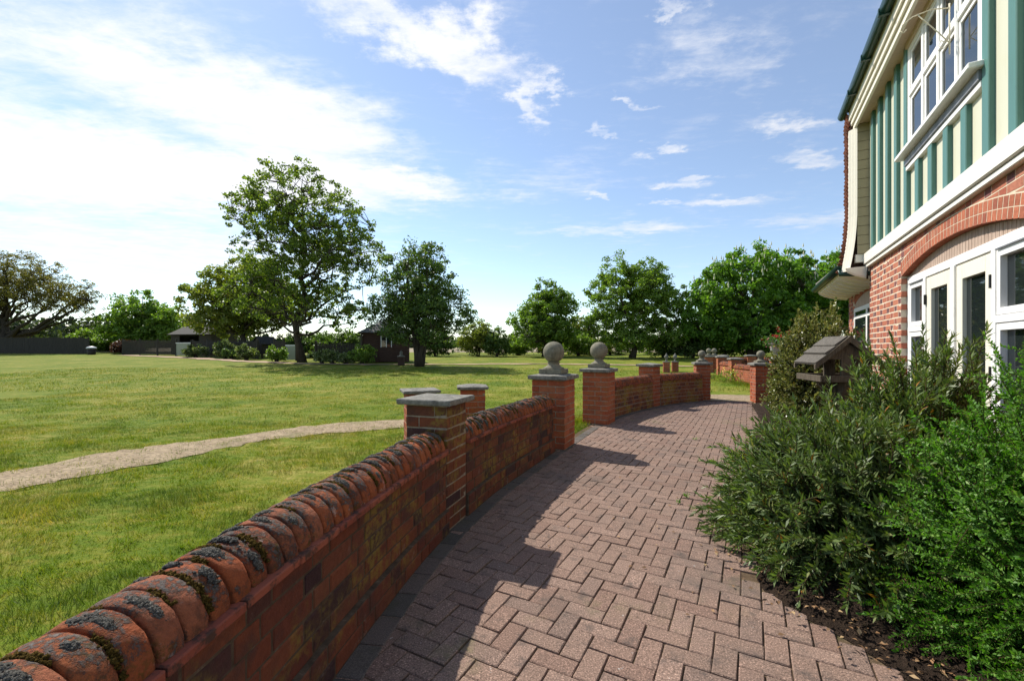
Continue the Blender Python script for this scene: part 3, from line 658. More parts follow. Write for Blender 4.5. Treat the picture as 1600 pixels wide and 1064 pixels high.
def moss(rt, line, centres, T, zc, lim):
    rng = np.random.default_rng(8); grey = []; brown = []
    def pt(q, t, r): x, y, a = line.off(q, T/2+r*math.cos(t)); return (x, y, zc+r*math.sin(t)), np.array((-math.sin(a)*math.cos(t), math.cos(a)*math.cos(t), math.sin(t)))
    for q in centres:
        x, y, _ = line.off(q, 0); d = math.hypot(x, y)
        if y < .2: continue
        det = 1 if d < 2.6 else .4; big = 1 if det == 1 else 1.6
        for g in range(rng.choice([1, 2, 2, 3, 3])):  # grey cushions: close-set lumps in one drawn-out patch
            t0 = np.clip(rng.normal(1.65, .45), .75, 2.6); q0 = q+rng.uniform(-.012, .012); et = rng.uniform(.10, .30); eq = rng.uniform(.006, .013)
            for k in range(int(rng.integers(26, 90)*det)):
                u_, w_ = rng.normal(0, .6, 2); tt = t0+u_*et; rr = math.exp(-.5*(u_*u_+w_*w_))
                if .3 < tt < 2.9: c, n = pt(q0+w_*eq, tt, .125+.004*rr); grey.append((c, n, rng.uniform(.0035, .0060)*(.6+.7*rr)*big, .75))
        for k in range(int(rng.integers(0, 7)*det)): c, n = pt(q+rng.uniform(-.024, .024), rng.uniform(.5, 2.6), .1265); grey.append((c, n, rng.uniform(.002, .0045)*big, .5))
        for g in range(2):                           # brown-green moss along the joint
            if rng.random() < .2: continue
            ta = rng.uniform(.35, 2.2); tb = ta+rng.uniform(.3, 1.1)
            for k in range(int((tb-ta)*85*det)+5):
                tt = rng.uniform(ta, min(tb, 2.9)); c, n = pt(q+.039+rng.normal(0, .0062), tt, .119+rng.uniform(0, .006)); brown.append((c, n+rng.normal(0, .35, 3), rng.uniform(.0024, .0052)*big, 1.25))
    lumps('grey_lichen_cushions', 'grey lichen moss', grey, rt, 1); lumps('joint_moss', 'brown moss', brown, rt, 2)
    print('moss', len(grey), len(brown))
def cap(rt, w, z, t=.055, rise=.03, mat='stone', seed=1, name='cap', bev=.007):
    r = random.Random(seed); V = []; F = []; n = 10; rings = [(w/2-.035, z), (w/2-.006, z+.002), (w/2, z+.010), (w/2, z+t-bev), (w/2-bev*.7, z+t), (w/4, z+t+rise*.62), (.02, z+t+rise)]
    for (h, zz) in rings:
        for k in range(4*n):
            s_, i = divmod(k, n); f = -1+2*i/n; p = [(f, -1), (1, f), (-f, 1), (-1, -f)][s_]; j = .0016
            V.append((p[0]*h+r.uniform(-j, j), p[1]*h+r.uniform(-j, j), zz+r.uniform(-j, j)*.7))
    N = 4*n
    for a in range(len(rings)-1):
        for k in range(N): F.append((a*N+k, a*N+(k+1) % N, (a+1)*N+(k+1) % N, (a+1)*N+k))
    F += [tuple(range(N))[::-1], tuple((len(rings)-1)*N+k for k in range(N))]
    return MB().add(V, F).build(name, mat, rt, world=False)
def pier(name, label, x, y, deg, w, courses, single, seed, ball=None, z0=0, mat='pier brick', capw=.09, capt=.055, rise=.03, group='brick piers of the garden walls', cat='pier'):
    rt = root(name, (x, y, z0), label, cat, group, R(deg)); rng = random.Random(seed); H = courses*CH
    h = w/2-.0035; m = MB().box(-h, h, -h, h, -.15, H, 0); m.build('mortar', 'mortar', rt, world=False)
    j = MB(); D = .1; side = w-D
    for c in range(courses):
        z = c*CH+BH/2+.005; flip = c % 2
        segs = [.218, side-.228] if side > .3 else ([side] if side < .26 else [side*.66-.005, side*.34-.005])
        for s_ in range(4):
            q = -w/2 + (D if flip else 0) + .0; M0 = Matrix.Rotation(s_*math.pi/2, 4, 'Z')
            q += .005 if flip else 0
            for L in segs:
                if L < .03: continue
                k = rng.randrange(4); V, F, me = bmesh_of(L-(.005 if len(segs) == 1 else 0), D, k, mat); M = M0 @ Matrix.Translation((q+L/2, -w/2+D/2, z))
                if single: o = link('brick', me, mat, rt); o.matrix_local = M
                else: j.add(V, F, M)
                q += L+.010
    if j.v: j.build('bricks', mat, rt, world=False, kind='stuff')
    cap(rt, w+capw, H+.004, capt, rise, seed=seed)
    if ball:
        d, pw, ph, nh = ball; z = H+.004+capt+rise*.55
        pd = cap(rt, pw, z, ph, .008, 'ball stone', seed+3, 'pedestal', .006)
        z += ph+.004; r = d/2
        prof = [(pw*.46, 0), (pw*.45, nh*.12), (pw*.36, nh*.25), (pw*.27, nh*.5), (pw*.24, nh*.75), (pw*.27, nh*.93), (pw*.30, nh), (pw*.25, nh*1.05)]
        MB().lathe(prof, 28, (0, 0, z)).build('neck', 'ball stone', pd, True, world=False)
        zc = z+nh+r*.93; pr = [(max(.004, r*math.sin(math.pi*i/20)), -r*math.cos(math.pi*i/20)) for i in range(21)]
        MB().lathe(pr, 36, (0, 0, zc)).build('ball', 'ball stone', rt, True, world=False)
    return rt
wall('garden_wall', 'low brick wall with mossy half-round coping nearest the camera', WL, .3, S_NP-.165, 'shaded garden brick', True, 1, mos=True)
wall('garden_wall', 'low brick wall section between the square capped pier and the left ball pier', WL, S_NP+.165, S_BP-.20, 'shaded garden brick', True, 2, mos=True)
wall('garden_wall', 'yellow-lichened low wall section right of the right-hand large ball pier', WL, S_BQ+.2, S_MP-.17, 'lichened brick', False, 3)
wall('garden_wall', 'curving low wall section ending at the small ball pier by the opening', WL, S_MP+.17, S_EP-.12, 'lichened brick', False, 4)
def on(q, o): x, y, a = WL.off(q, o); return x, y, math.degrees(a)
x, y, a = on(S_NP, .162); pier('brick_pier', 'square brick pier with flat stone cap in the near wall', x, y, a, .33, 11, True, 11, capw=.10, capt=.042, rise=.006, mat='shaded garden brick')
pier('ball_pier', 'brick pier topped by the larger-looking nearer stone ball, left of the gap', .564, 5.88, 65, .45, 11, True, 12, (.287, .31, .065, .085))
pier('ball_pier', 'brick pier topped by a stone ball on the right of the gap', 1.54, 7.71, 61.4, .45, 11, True, 13, (.305, .31, .065, .09))
x, y, a = on(S_MP, .17); pier('brick_pier', 'flat capped brick pier midway along the far curved wall', x, y, a, .35, 11, False, 14)
pier('ball_pier', 'small ball pier at the end of the far curved wall, left of the opening', 4.87, 11.16, 78, .34, 11, False, 15, (.185, .24, .04, .07))
pier('ball_pier', 'small ball pier right of the far opening, beside the variegated shrub', 6.03, 10.55, 80, .36, 11, False, 16, (.185, .24, .04, .07))
pier('brick_pier', 'low brick pier on the lawn directly behind the near square pier', -1.03, 4.86, 20, .31, 10, False, 17, capt=.034, rise=.012)
pier('brick_pier', 'slim brick pier standing alone on the lawn behind the near wall', -.565, 6.2, 8, .34, 9, False, 18, capt=.04)
WR = Line([(6.22, 10.45), (6.8, 10.15), (7.5, 9.8)]); wall('garden_wall', 'short shaded wall from the right small ball pier towards the house', WR, 0, WR.len, 'shaded garden brick', False, 6, coping=True)
# second terrace beyond the opening
W2 = Line([(8.46, 12.0), (8.42, 13.6), (8.48, 15.2), (8.62, 16.6), (9.0, 18.4), (9.55, 20.2)])
sb, sa = W2.near(8.62, 16.6), W2.near(9.03, 18.5)
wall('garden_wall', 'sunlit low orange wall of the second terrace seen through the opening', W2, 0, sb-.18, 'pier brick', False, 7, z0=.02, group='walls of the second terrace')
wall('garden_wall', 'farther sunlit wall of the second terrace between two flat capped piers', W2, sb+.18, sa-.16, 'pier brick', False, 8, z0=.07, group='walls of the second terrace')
x, y, a = W2.off(sb, .11); pier('brick_pier', 'flat capped brick pier between the sunlit walls of the second terrace', x, y, math.degrees(a), .36, 10, False, 21, z0=gz(16.6))
x, y, a = W2.off(sa, .11); pier('brick_pier', 'far flat capped brick pier at the end of the second terrace wall', x, y, math.degrees(a), .36, 10, False, 22, z0=gz(18.5))
W3 = Line([(10.0, 21.5), (10.9, 21.9), (12.2, 21.7), (13.6, 20.8)])
wall('garden_wall', 'shaded far wall closing the back of the second terrace', W3, 0, W3.len, 'shaded garden brick', False, 9, z0=.15, group='walls of the second terrace')
for i, (px, py, lb) in enumerate([(10.6, 21.9, 'leftmost capped pier of the shaded back wall of the second terrace'), (12.0, 21.9, 'middle capped pier of the shaded back wall of the second terrace'), (13.4, 21.2, 'rightmost capped pier of the shaded back wall of the second terrace')]):
    pier('brick_pier', lb, px, py, 80, .4, 9, False, 30+i, z0=gz(py))
for i, (px, lb) in enumerate([(9.45, 'left one of the twin far ball piers beyond the opening'), (9.85, 'right one of the twin far ball piers beyond the opening')]):
    pier('ball_pier', lb, px, 20.9+.3*i, 70, .34, 9, False, 34+i, (.24, .26, .05, .07), z0=gz(21))
for i, (px, py, lb) in enumerate([(7.45, 21.0, 'left of the two little finial piers out on the lawn'), (7.98, 21.3, 'right of the two little finial piers out on the lawn')]):
    rt = pier('finial_pier', lb, px, py, 75, .30, 6, False, 40+i, None, z0=gz(21), capw=.05, capt=.03, rise=.01, group='little finial piers on the lawn')
    MB().lathe([(.07, 0), (.05, .05), (.03, .10), (.06, .14), (.095, .20), (.10, .25), (.06, .30), (.03, .33), (.035, .36), (.008, .40)], 14, (0, 0, 6*CH+.04)).build('finial', 'stone', rt, True, world=False)
# urns of geraniums on their piers
def urn(x, y, h, lab_p, lab_u, seed):
    p = pier('brick_pier', lab_p, x, y, 70, .30, 11, False, seed, z0=.03, capw=.04, capt=.03, rise=.005); z = .03+11*CH+.04
    u_ = root('stone_urn', (x, y, z), lab_u, 'urn', 'urns of red geraniums'); k = h/.52
    MB().lathe([(.15*k, 0), (.15*k, .04*k), (.11*k, .07*k), (.055*k, .14*k), (.05*k, .18*k), (.075*k, .20*k)], 20).build('foot', 'urn lead', u_, True, world=False)
    MB().lathe([(.06*k, .195*k), (.12*k, .23*k), (.145*k, .30*k), (.15*k, .38*k), (.17*k, .46*k), (.215*k, .50*k), (.215*k, .52*k), (.18*k, .52*k), (.17*k, .49*k)], 20).build('bowl', 'urn lead', u_, True, world=False)
    rng = np.random.default_rng(seed); C = np.array([0, 0, .60*k])+rng.normal(0, 1, (420, 3))*(.17, .17, .09)
    leaves('geranium_leaves', u_, C, rng, (.05, .08), .85, 'geranium leaf', up=.5, local=True)
    C = np.array([0, 0, .68*k])+rng.normal(0, 1, (26, 3))*(.18, .18, .09)
    C = np.repeat(C, 14, 0)+rng.normal(0, .022, (26*14, 3)); leaves('geranium_flowers', u_, C, rng, (.028, .04), .9, 'red petal', up=.3, local=True)
    C = np.array([-.2, -.1, .50*k])+rng.normal(0, 1, (40, 3))*(.10, .10, .08); leaves('trailing_flowers', u_, C, rng, (.03, .045), .9, 'pink petal', up=.2, local=True)
# ------------------------------------------------------------------ foliage helpers
def unit(a): return a/np.maximum(np.linalg.norm(a, axis=1, keepdims=True), 1e-9)
def leafmesh(C, D, Nn, L, W, fold=.25):
    """kite leaves: C base point, D direction, Nn normal (arrays)"""
    S = unit(np.cross(D, Nn)); Nn = np.cross(S, D); L = np.asarray(L)[:, None]; W = np.asarray(W)[:, None]
    a = C; b = C+D*L*.45+S*W*.5+Nn*W*fold; c = C+D*L; d = C+D*L*.45-S*W*.5+Nn*W*fold
    n = len(C); V = np.stack([a, b, c, d], 1).reshape(-1, 3); return V, np.arange(4*n).reshape(-1, 4)
def leaves(name, parent, C, rng, size, ratio, mat, up=.5, local=False, kind='stuff', droop=0.0):
    n = len(C); D = rng.normal(0, 1, (n, 3)); D[:, 2] -= droop; D = unit(D); Nn = rng.normal(0, 1, (n, 3)); Nn[:, 2] += up*2; Nn = unit(Nn)
    L = rng.uniform(*size, n); V, F = leafmesh(C-D*L[:, None]*.5, D, Nn, L, L*ratio)
    if local: V = V+np.array(parent.location)
    return fast(name, V, F, mat, parent, False, kind)
def bez(a, b, c, n=7):
    t = np.linspace(0, 1, n)[:, None]; return (1-t)**2*a+2*t*(1-t)*b+t*t*c
def tree(name, label, cat, base, H, ells, trunk_r, n_clump, per, size, ratio, clump_r, leaf, seed, bark='bark', limbs=14, fork=.22, stems=1, up=.4, droop=0.0, group=None, shell=.45, gap=.35, twig=.012, lean=(0, 0), flat=.7, top=.82, flowers=None, sub=True):
    rng = np.random.default_rng(seed); bx, by = base; bz = gz(by)-.05; B = np.array([bx, by, bz]); rt = root(name, (bx, by, bz), label, cat, group)
    E = np.array(ells, float); vol = E[:, 3]*E[:, 4]*E[:, 5]; pick = rng.choice(len(E), n_clump*3, p=vol/vol.sum())
    d = unit(rng.normal(0, 1, (n_clump*3, 3))); r = rng.random(n_clump*3)**shell; P = E[pick, :3]+d*r[:, None]*E[pick, 3:6]
    # noise-driven gaps so that the sky shows through
    f = np.sin(P[:, 0]*2.9+seed)*np.sin(P[:, 1]*2.7+2*seed)*np.sin(P[:, 2]*2.6+3*seed)+.5*np.sin(P[:, 0]*5.1+P[:, 2]*3.7)*np.sin(P[:, 1]*4.3+P[:, 2]*2)
    P = P[f > np.quantile(f, gap)][:n_clump]; P = P[P[:, 2] > .25]; K = len(P)
    m = MB(); axes = []
    for s_ in range(stems):
        ang = 2*math.pi*s_/max(1, stems)+rng.uniform(0, 1); sp = 0 if stems == 1 else .10*H
        tx, ty = lean[0]*H+sp*math.cos(ang), lean[1]*H+sp*math.sin(ang); o = np.array([0, 0, 0]) if stems == 1 else np.array([.12*math.cos(ang), .12*math.sin(ang), 0])*(.6+H*.05)
        pts = []; k = 9
        for i in range(k):
            t = i/(k-1); pts.append(o+np.array([tx*t+rng.normal(0, .012*H)*(t > 0)*(1-t*.3), ty*t+rng.normal(0, .012*H)*(t > 0), H*top*t]))
        rad = [trunk_r*(1.35 if i == 0 else 1)*(1-.93*(i/(k-1))**.9)+.012 for i in range(k)]
        m.tube([tuple(B+p) for p in pts], rad, 9); axes.append((np.array(pts), rad))
    # main limbs reach to chosen clumps, thin branches to the rest
    cand = [int(i) for i in rng.permutation(K)]; LP = []; ends = []
    for i in cand:
        if len(ends) >= limbs: break
        if all(np.linalg.norm(P[i]-P[j]) > .16*H for j in ends): ends.append(i)
    for j, i in enumerate(ends):
        A, rad = axes[j % len(axes)]; e = P[i]; reach = math.hypot(e[0], e[1]); h0 = np.clip(e[2]-reach*rng.uniform(.45, .95), fork*H, H*top*.93); t = h0/(H*top)*(len(A)-1); i0 = int(min(t, len(A)-2)); a = A[i0]+(A[i0+1]-A[i0])*(t-i0)
        r0 = (rad[i0]+(rad[i0+1]-rad[i0])*(t-i0))*.62
        mid = a*.45+e*.55+np.array([0, 0, -.10*reach+rng.normal(0, .04*H)])+rng.normal(0, .03*H, 3)*(1, 1, 0); q = bez(a, mid, e, 8); q[1:-1] += rng.normal(0, .011*H, (6, 3))
        m.tube([tuple(B+p) for p in q], list(np.linspace(max(r0, .02), .016, 8)), 6); LP.append(q[1:])
    for A, rad in axes: LP.append(A[3:])
    LPa = np.concatenate(LP)
    for i in range(K):
        dd = np.linalg.norm(LPa-P[i], axis=1)+.6*np.maximum(0, LPa[:, 2]-P[i, 2]); a = LPa[int(np.argmin(dd))]; e = P[i]
        if np.linalg.norm(a-e) < .05: continue
        mid = (a+e)/2+rng.normal(0, .09, 3)*np.linalg.norm(a-e); q = bez(a, mid, e, 4); m.tube([tuple(B+p) for p in q], [twig*1.9, twig*1.5, twig, twig*.5], 4, False)
    m.build('trunk', bark, rt, True)
    n = K*per; ci = np.repeat(np.arange(K), per); cr = clump_r*rng.uniform(.6, 1.35, K)
    C = P[ci]+unit(rng.normal(0, 1, (n, 3)))*(rng.random(n)**.5*cr[ci])[:, None]*np.array([1, 1, flat]); C = C[C[:, 2] > .08]
    leaves('crown', rt, B+C, rng, size, ratio, leaf, up, droop=droop)
    if flowers:
        nf, fs = flowers; keep = P[np.argsort(-(P[:, 2]/H+.5*np.linalg.norm(P[:, :2], axis=1)/max(E[:, 3]))+rng.normal(0, .1, K))][:nf]; g = MB()
        for p in keep:
            c = B+p+np.array([rng.normal(0, .2), rng.normal(-.3, .2), clump_r*.8]); g.lathe([(fs*.34, 0), (fs*.36, fs*.3), (fs*.22, fs*1.1), (.01, fs*1.9)], 5, tuple(c))
        g.build('blossom_candles', 'blossom', rt, kind='stuff')
    return rt
# ------------------------------------------------------------------ trees on and beyond the lawn
tree('maple_tree', 'tall open-crowned tree with dark clumped leaves, biggest on the lawn', 'tree', (-14.6, 30.3), 14.4,
     [(-.4, 0, 10.0, 4.5, 4.2, 4.0), (1.4, 0, 7.6, 4.3, 4.0, 3.0), (-3.0, 0, 10.8, 2.3, 2.4, 2.2), (3.9, 0, 7.6, 1.8, 2.2, 2.8), (-1.0, 0, 4.6, 4.6, 3.8, 1.9), (-.8, 0, 13.2, 2.0, 1.8, 1.0), (2.6, 0, 3.6, 3.0, 2.8, 1.3), (-3.2, 0, 6.6, 2.4, 2.4, 2.0)],
     .24, 1050, 35, (.11, .20), .85, .36, 'maple leaf', 4, limbs=34, fork=.13, gap=.40, group='trees on the lawn', up=.3, shell=.5, twig=.015)
tree('multi_stem_tree', 'smaller multi-stemmed dark tree to the right of the tallest one', 'tree', (-5.45, 25.6), 7.7,
     [(-.1, 0, 4.6, 2.5, 2.4, 2.5), (.7, 0, 3.3, 2.6, 2.3, 1.7), (-1.2, 0, 3.2, 1.9, 1.9, 1.7), (.2, 0, 6.3, 1.4, 1.4, 1.2), (0, 0, 2.2, 2.0, 1.8, 1.0)],
     .13, 620, 46, (.12, .21), .48, .40, 'dark leaf', 5, limbs=26, fork=.15, stems=6, gap=.2, group='trees on the lawn', up=.0)
tree('oak_tree', 'yellow-green oak spreading behind the picket fence left of the tall tree', 'tree', (-26.4, 43), 10.3,
     [(0, 0, 6.6, 4.3, 3.6, 3.2), (-3.2, 0, 5.6, 2.9, 2.6, 2.3), (3.0, 0, 5.0, 3.6, 3, 2.6), (-1.0, 0, 3.4, 5.0, 3.2, 1.6), (1.0, 0, 8.6, 2.2, 2, 1.4)],
     .30, 640, 56, (.17, .29), .75, .55, 'oak leaf', 6, limbs=20, gap=.33, group='trees behind the fence')
tree('hawthorn_tree', 'pale leafy low tree behind the dark shed roof', 'tree', (-44.5, 52.5), 8.0,
     [(0, 0, 4.6, 3.4, 3, 2.9), (-2.7, 0, 3.3, 2.4, 2.2, 1.9), (2.6, 0, 3.6, 2.5, 2.2, 2.4), (0, 0, 2.2, 4.6, 3, 1.4)], .2, 330, 60, (.22, .36), .75, .62, 'lime leaf', 7, limbs=16, gap=.28, group='trees behind the fence')
tree('bare_oak_tree', 'thin-leaved spreading oak at the far left edge', 'tree', (-59.5, 51), 12.6,
     [(0, 0, 8.6, 6.6, 5, 3.9), (5.0, 0, 7.0, 5.4, 4, 2.4), (8.2, 0, 6.0, 3.6, 3, 1.4), (-5, 0, 7, 5, 4, 3)], .50, 980, 42, (.12, .22), .6, .50, 'thin oak leaf', 8, 'bark', limbs=34, fork=.13, gap=.25, twig=.022, group='trees behind the fence')
tree('small_green_tree', 'rounded green tree right behind the nearer large stone ball', 'tree', (3.0, 40), 7.4,
     [(-.3, 0, 3.4, 3.1, 2.7, 1.8), (.2, 0, 5.6, 1.7, 1.6, 1.7), (1.5, 0, 4.9, 1.5, 1.4, 1.3), (0, 0, 2.0, 3.3, 2.6, 1.0)], .22, 420, 62, (.15, .25), .7, .45, 'mid leaf', 9, limbs=16, gap=.18, group='trees along the far lawn edge')
tree('tall_green_tree', 'taller feathery green tree left of the big chestnut', 'tree', (10.2, 37), 9.5,
     [(-.3, 0, 5.2, 3.6, 3.0, 2.9), (2.2, 0, 4.8, 2.6, 2.4, 2.6), (-1.0, 0, 7.6, 1.7, 1.6, 1.4), (-2.3, 0, 3.4, 2.2, 2.0, 2.0), (1.1, 0, 7.0, 1.9, 1.6, 1.6), (.4, 0, 1.9, 4.2, 2.8, 1.3)], .24, 620, 60, (.15, .25), .6, .45, 'mid leaf', 10, limbs=24, gap=.22, group='trees along the far lawn edge')
tree('chestnut_tree', 'big domed chestnut with pale flower candles, left of the house', 'tree', (20.2, 36.5), 9.9,
     [(.3, 0, 5.6, 5.2, 4.4, 3.9), (-3.4, 0, 3.8, 3.2, 2.8, 2.6), (3.6, 0, 5.0, 3.2, 2.8, 3.2), (0, 0, 2.4, 5.6, 4, 1.7), (-4.6, 0, 2.2, 2.0, 2.2, 1.6)], .42, 950, 52, (.22, .38), .55, .52, 'chestnut leaf', 12, limbs=22, gap=.10, shell=.33, droop=.6, group='trees along the far lawn edge', flowers=(170, .16))
tree('chestnut_tree', 'second chestnut half hidden behind the house roof', 'tree', (30.5, 38.5), 9.9,
     [(0, 0, 5.8, 5.0, 4, 3.9), (-2.5, 0, 3.6, 3.2, 3, 2.4)], .4, 520, 52, (.22, .38), .55, .55, 'chestnut leaf', 13, limbs=14, gap=.1, shell=.33, droop=.6, group='trees along the far lawn edge', flowers=(60, .16))
# bushes at the far edge of the lawn
def bush(label, x, y, w, h, leaf, seed, per=46, size=(.12, .22), n=None, group='bushes at the far edge of the lawn', name='bush', dens=1.0, cr=.34):
    n = n or int(110*dens*max(1, w*h/7))
    return tree(name, label, 'bush', (x, y), h*.95, [(0, 0, h*.50, w*.5, w*.42, h*.46), (w*.22, 0, h*.42, w*.34, w*.3, h*.40), (-w*.22, 0, h*.40, w*.34, w*.3, h*.38)], .05, n, per, size, .65, cr, leaf, seed, limbs=8, stems=4, gap=.08, group=group, fork=.1)
bush('olive rounded bush, left of the pair past the multi-stemmed tree', -3.2, 41, 3.6, 3.6, 'oak leaf', 50)
bush('dark rounded bush, right of the pair past the multi-stemmed tree', -1.4, 40, 2.4, 2.9, 'dark leaf', 51)
bush('dark low bush behind the multi-stemmed tree stems', -7.2, 41, 3.4, 3.0, 'dark leaf', 52)
bush('dark bush between the feathery tree and the small green tree', 6.4, 42, 3.0, 2.6, 'mid leaf', 53)
bush('deep green bush under the feathery tree, left of the chestnut', 13.2, 38, 3.4, 2.6, 'dark leaf', 54)
bush('shady bush below the left side of the chestnut', 15.4, 37, 3.2, 2.3, 'dark leaf', 55)
bush('shady bush below the middle of the chestnut', 19.2, 39.5, 4.6, 2.6, 'dark leaf', 56)
bush('shady bush below the right side of the chestnut', 24.5, 39.5, 5.4, 2.8, 'dark leaf', 57)
bush('low scrubby bush on the dry field edge behind the nearer ball', 3.9, 44, 2.6, 1.5, 'oak leaf', 58)
bush('small scrub left of the rounded green tree', .6, 43, 1.8, 1.4, 'mid leaf', 59)
bush('low straggling scrub right of the rounded green tree', 8.6, 43, 2.8, 1.9, 'oak leaf', 60)
bush('tall scrub filling the gap behind the feathery tree', 7.4, 47, 3.6, 4.3, 'oak leaf', 61)
rngh = np.random.default_rng(66)
tree('hedgerow', 'long low scrubby hedgerow along the far lawn edge beneath the trees', 'hedge', (10, 44.5), 2.2,
     [(x, rngh.uniform(-.8, .8), rngh.uniform(.7, 1.1), rngh.uniform(1.0, 1.7), .8, rngh.uniform(.6, 1.15)) for x in np.arange(-16.5, 22, 1.5)], .04, 620, 40, (.11, .2), .65, .34, 'dark leaf', 67, limbs=30, stems=8, gap=.2, fork=.1)
# shrubs before the picket fence
for i, (x, y, w, h, lf, lb) in enumerate([(-27.32, 37.6, 2.0, 1.25, 'pale shrub leaf', 'pale shrub beside the wire-glass panel of the picket fence'), (-22.42, 34.8, 1.5, 1.0, 'dark leaf', 'low dark shrub at the middle of the picket fence'),
        (-23.45, 35.6, 1.7, 1.75, 'pale shrub leaf', 'taller pale-flowered shrub rising above the picket fence'), (-20.26, 33.2, 1.5, 1.35, 'pale shrub leaf', 'pale tipped shrub left of the fence opening'), (-16.78, 31.0, 1.3, 1.2, 'lime leaf', 'round yellowish bush left of the tall tree trunk'),
        (-12.49, 28.6, .9, 1.0, 'pale shrub leaf', 'small pale shrub right of the tall tree trunk'), (-11.69, 28.3, 1.1, 1.05, 'pale shrub leaf', 'second small pale shrub right of the tall tree trunk'), (-10.66, 28.0, 1.0, .85, 'pale shrub leaf', 'little low shrub before the summerhouse shrub'), (-9.60, 27.9, 1.6, 1.4, 'mid leaf', 'largest fence shrub, beside the summerhouse corner')]):
    bush(lb, x, y, w, h, lf, 70+i, per=40, size=(.09, .16), group='shrubs along the picket fence', name='shrub', dens=.8, cr=.22)
bush('dark red-leaved shrub by the gap in the fence', -40.9, 46.2, 2.6, 1.6, 'red leaf', 90, group='shrubs along the picket fence', name='shrub')
bush('clipped dark hedge bush behind the picket fence near the tall trunk', -17.5, 38, 5.0, 2.5, 'dark leaf', 91, group='bushes behind the fence')
bush('dark hedge bush behind the fence left of the summerhouse', -13.0, 33.5, 4.4, 2.6, 'dark leaf', 92, group='bushes behind the fence')
bush('dark bush behind the fence under the yellow-green oak', -22.5, 42, 5.5, 2.2, 'dark leaf', 93, group='bushes behind the fence')
bush('broad bush behind the left boarded fence', -52, 56, 9, 3.0, 'mid leaf', 94, size=(.2, .35), group='bushes behind the fence', cr=.6)
# far wood on the left horizon: one dark mass
def wood():
    rng = np.random.default_rng(77); C = []
    for k in range(120):
        x = rng.uniform(-150, -46) if k < 84 else rng.uniform(-46, 90); y = rng.uniform(95, 118); h = rng.uniform(4.5, 9) if x < -70 else rng.uniform(1.5, 3.2); w = rng.uniform(2.5, 5)
        n = int(220*h/6); d = unit(rng.normal(0, 1, (n, 3)))*(rng.random((n, 1))**.35); C.append(np.array([x, y, 1.0+h*.5])+d*np.array([w, w*.6, h*.55]))
    C = np.concatenate(C); rt = None
    n = len(C); D = unit(rng.normal(0, 1, (n, 3))); Nn = unit(rng.normal(0, 1, (n, 3))+(0, 0, .8)); L = rng.uniform(.7, 1.4, n); V, F = leafmesh(C, D, Nn, L, L*.8)
    prop(fast('far_wood', V, F, 'far leaf'), 'distant dark wood along the horizon', 'wood', kind='stuff')
wood()

# ------------------------------------------------------------------ fences, shed, summerhouse, bin
FL = [(-80, 50), (-56, 48.2), (-44.5, 46)]
def fence(label, A, B, h, kind, name='picket_fence', posts=None, step=.16, w=.10, mat='grey fence wood'):
    A, B = np.array(A, float), np.array(B, float); L = np.linalg.norm(B-A); t = (B-A)/L; a = math.atan2(t[1], t[0]); mid = (A+B)/2
    rt = root(name, (mid[0], mid[1], gz(mid[1])), label, 'fence', 'fences at the back of the lawn', a); m = MB(); rng = random.Random(int(L*100))
    def zz(s): p = A+t*s; return gz(p[1])-gz(mid[1])
    s = 0
    while s < L:
        hh = h+rng.uniform(-.03, .03); z = zz(s); x = s-L/2
        if kind == 'picket': m.prism([(x, z+.05), (x+w, z+.05), (x+w, z+hh-.06), (x+w/2, z+hh), (x, z+hh-.06)], -.012, .012)
        else: m.box(x, x+w, -.012+rng.uniform(-.006, .006), .012, z+.03, z+hh)
        s += step
    m.build('palings' if kind == 'picket' else 'boards', mat, rt, world=False, kind='stuff')
    for zr in (.3, h-.3):
        r = MB(); r.add(*cbox(L, .05, .08, .004, (0, .04, zr+(zz(0)+zz(L))/2))); o = r.build('rail', mat, rt, world=False); o.rotation_euler.y = -math.atan2(zz(L)-zz(0), L)
    n = posts or max(2, int(L/2.4)+1)
    for i in range(n):
        s = L*i/(n-1); MB().add(*cbox(.12, .12, h+.12, .012, (s-L/2, .05, zz(s)+(h+.12)/2))).build('post', mat, rt, world=False)
    if kind == 'board': MB().add(*cbox(L, .09, .035, .004, (0, 0, h+.02+(zz(0)+zz(L))/2))).build('capping_rail', 'weathered wood', rt, world=False)
    return rt
fence('close-boarded dark fence along the far left', (-62, 48.5), (-45.2, 46.4), 1.72, 'board', 'boarded_fence', step=.125, w=.12)
fence('dark picket fence in front of the shed', (-40.3, 45.0), (-32.3, 41.8), 1.5, 'picket')
fence('picket fence between the wire-glass panel and the opening', (-29.6, 40.3), (-20.4, 34.8), 1.45, 'picket')
fence('short stub of picket fence right of the opening', (-18.6, 33.9), (-17.4, 33.1), 1.5, 'picket', posts=2)
fence('picket fence right of the tall tree, up to the summerhouse', (-14.2, 31.4), (-10.2, 29.6), 1.35, 'picket')
def panel(label, A, B, h):
    A, B = np.array(A, float), np.array(B, float); L = np.linalg.norm(B-A); t = (B-A)/L; mid = (A+B)/2; rt = root('fence_panel', (mid[0], mid[1], gz(mid[1])), label, 'panel', 'pale panels in the fence', math.atan2(t[1], t[0]))
    MB().box(-L/2, L/2, -.01, .01, .06, h-.06).build('pane', 'wire glass', rt, world=False); MB().box(-L/2, L/2, -.05, .05, h-.058, h+.03).build('top_rail', 'bin lid', rt, world=False)
    for s in (-1, 1): MB().add(*cbox(.1, .1, h+.25, .01, (s*(L/2+.052), 0, (h+.25)/2))).build('post', 'grey fence wood', rt, world=False)
panel('pale glazed panel in the fence in front of the yellow-green oak', (-32.1, 41.6), (-29.8, 40.4), 1.25)
panel('pale glazed panel immediately left of the tall tree trunk', (-17.1, 32.9), (-16.0, 32.2), 1.15)
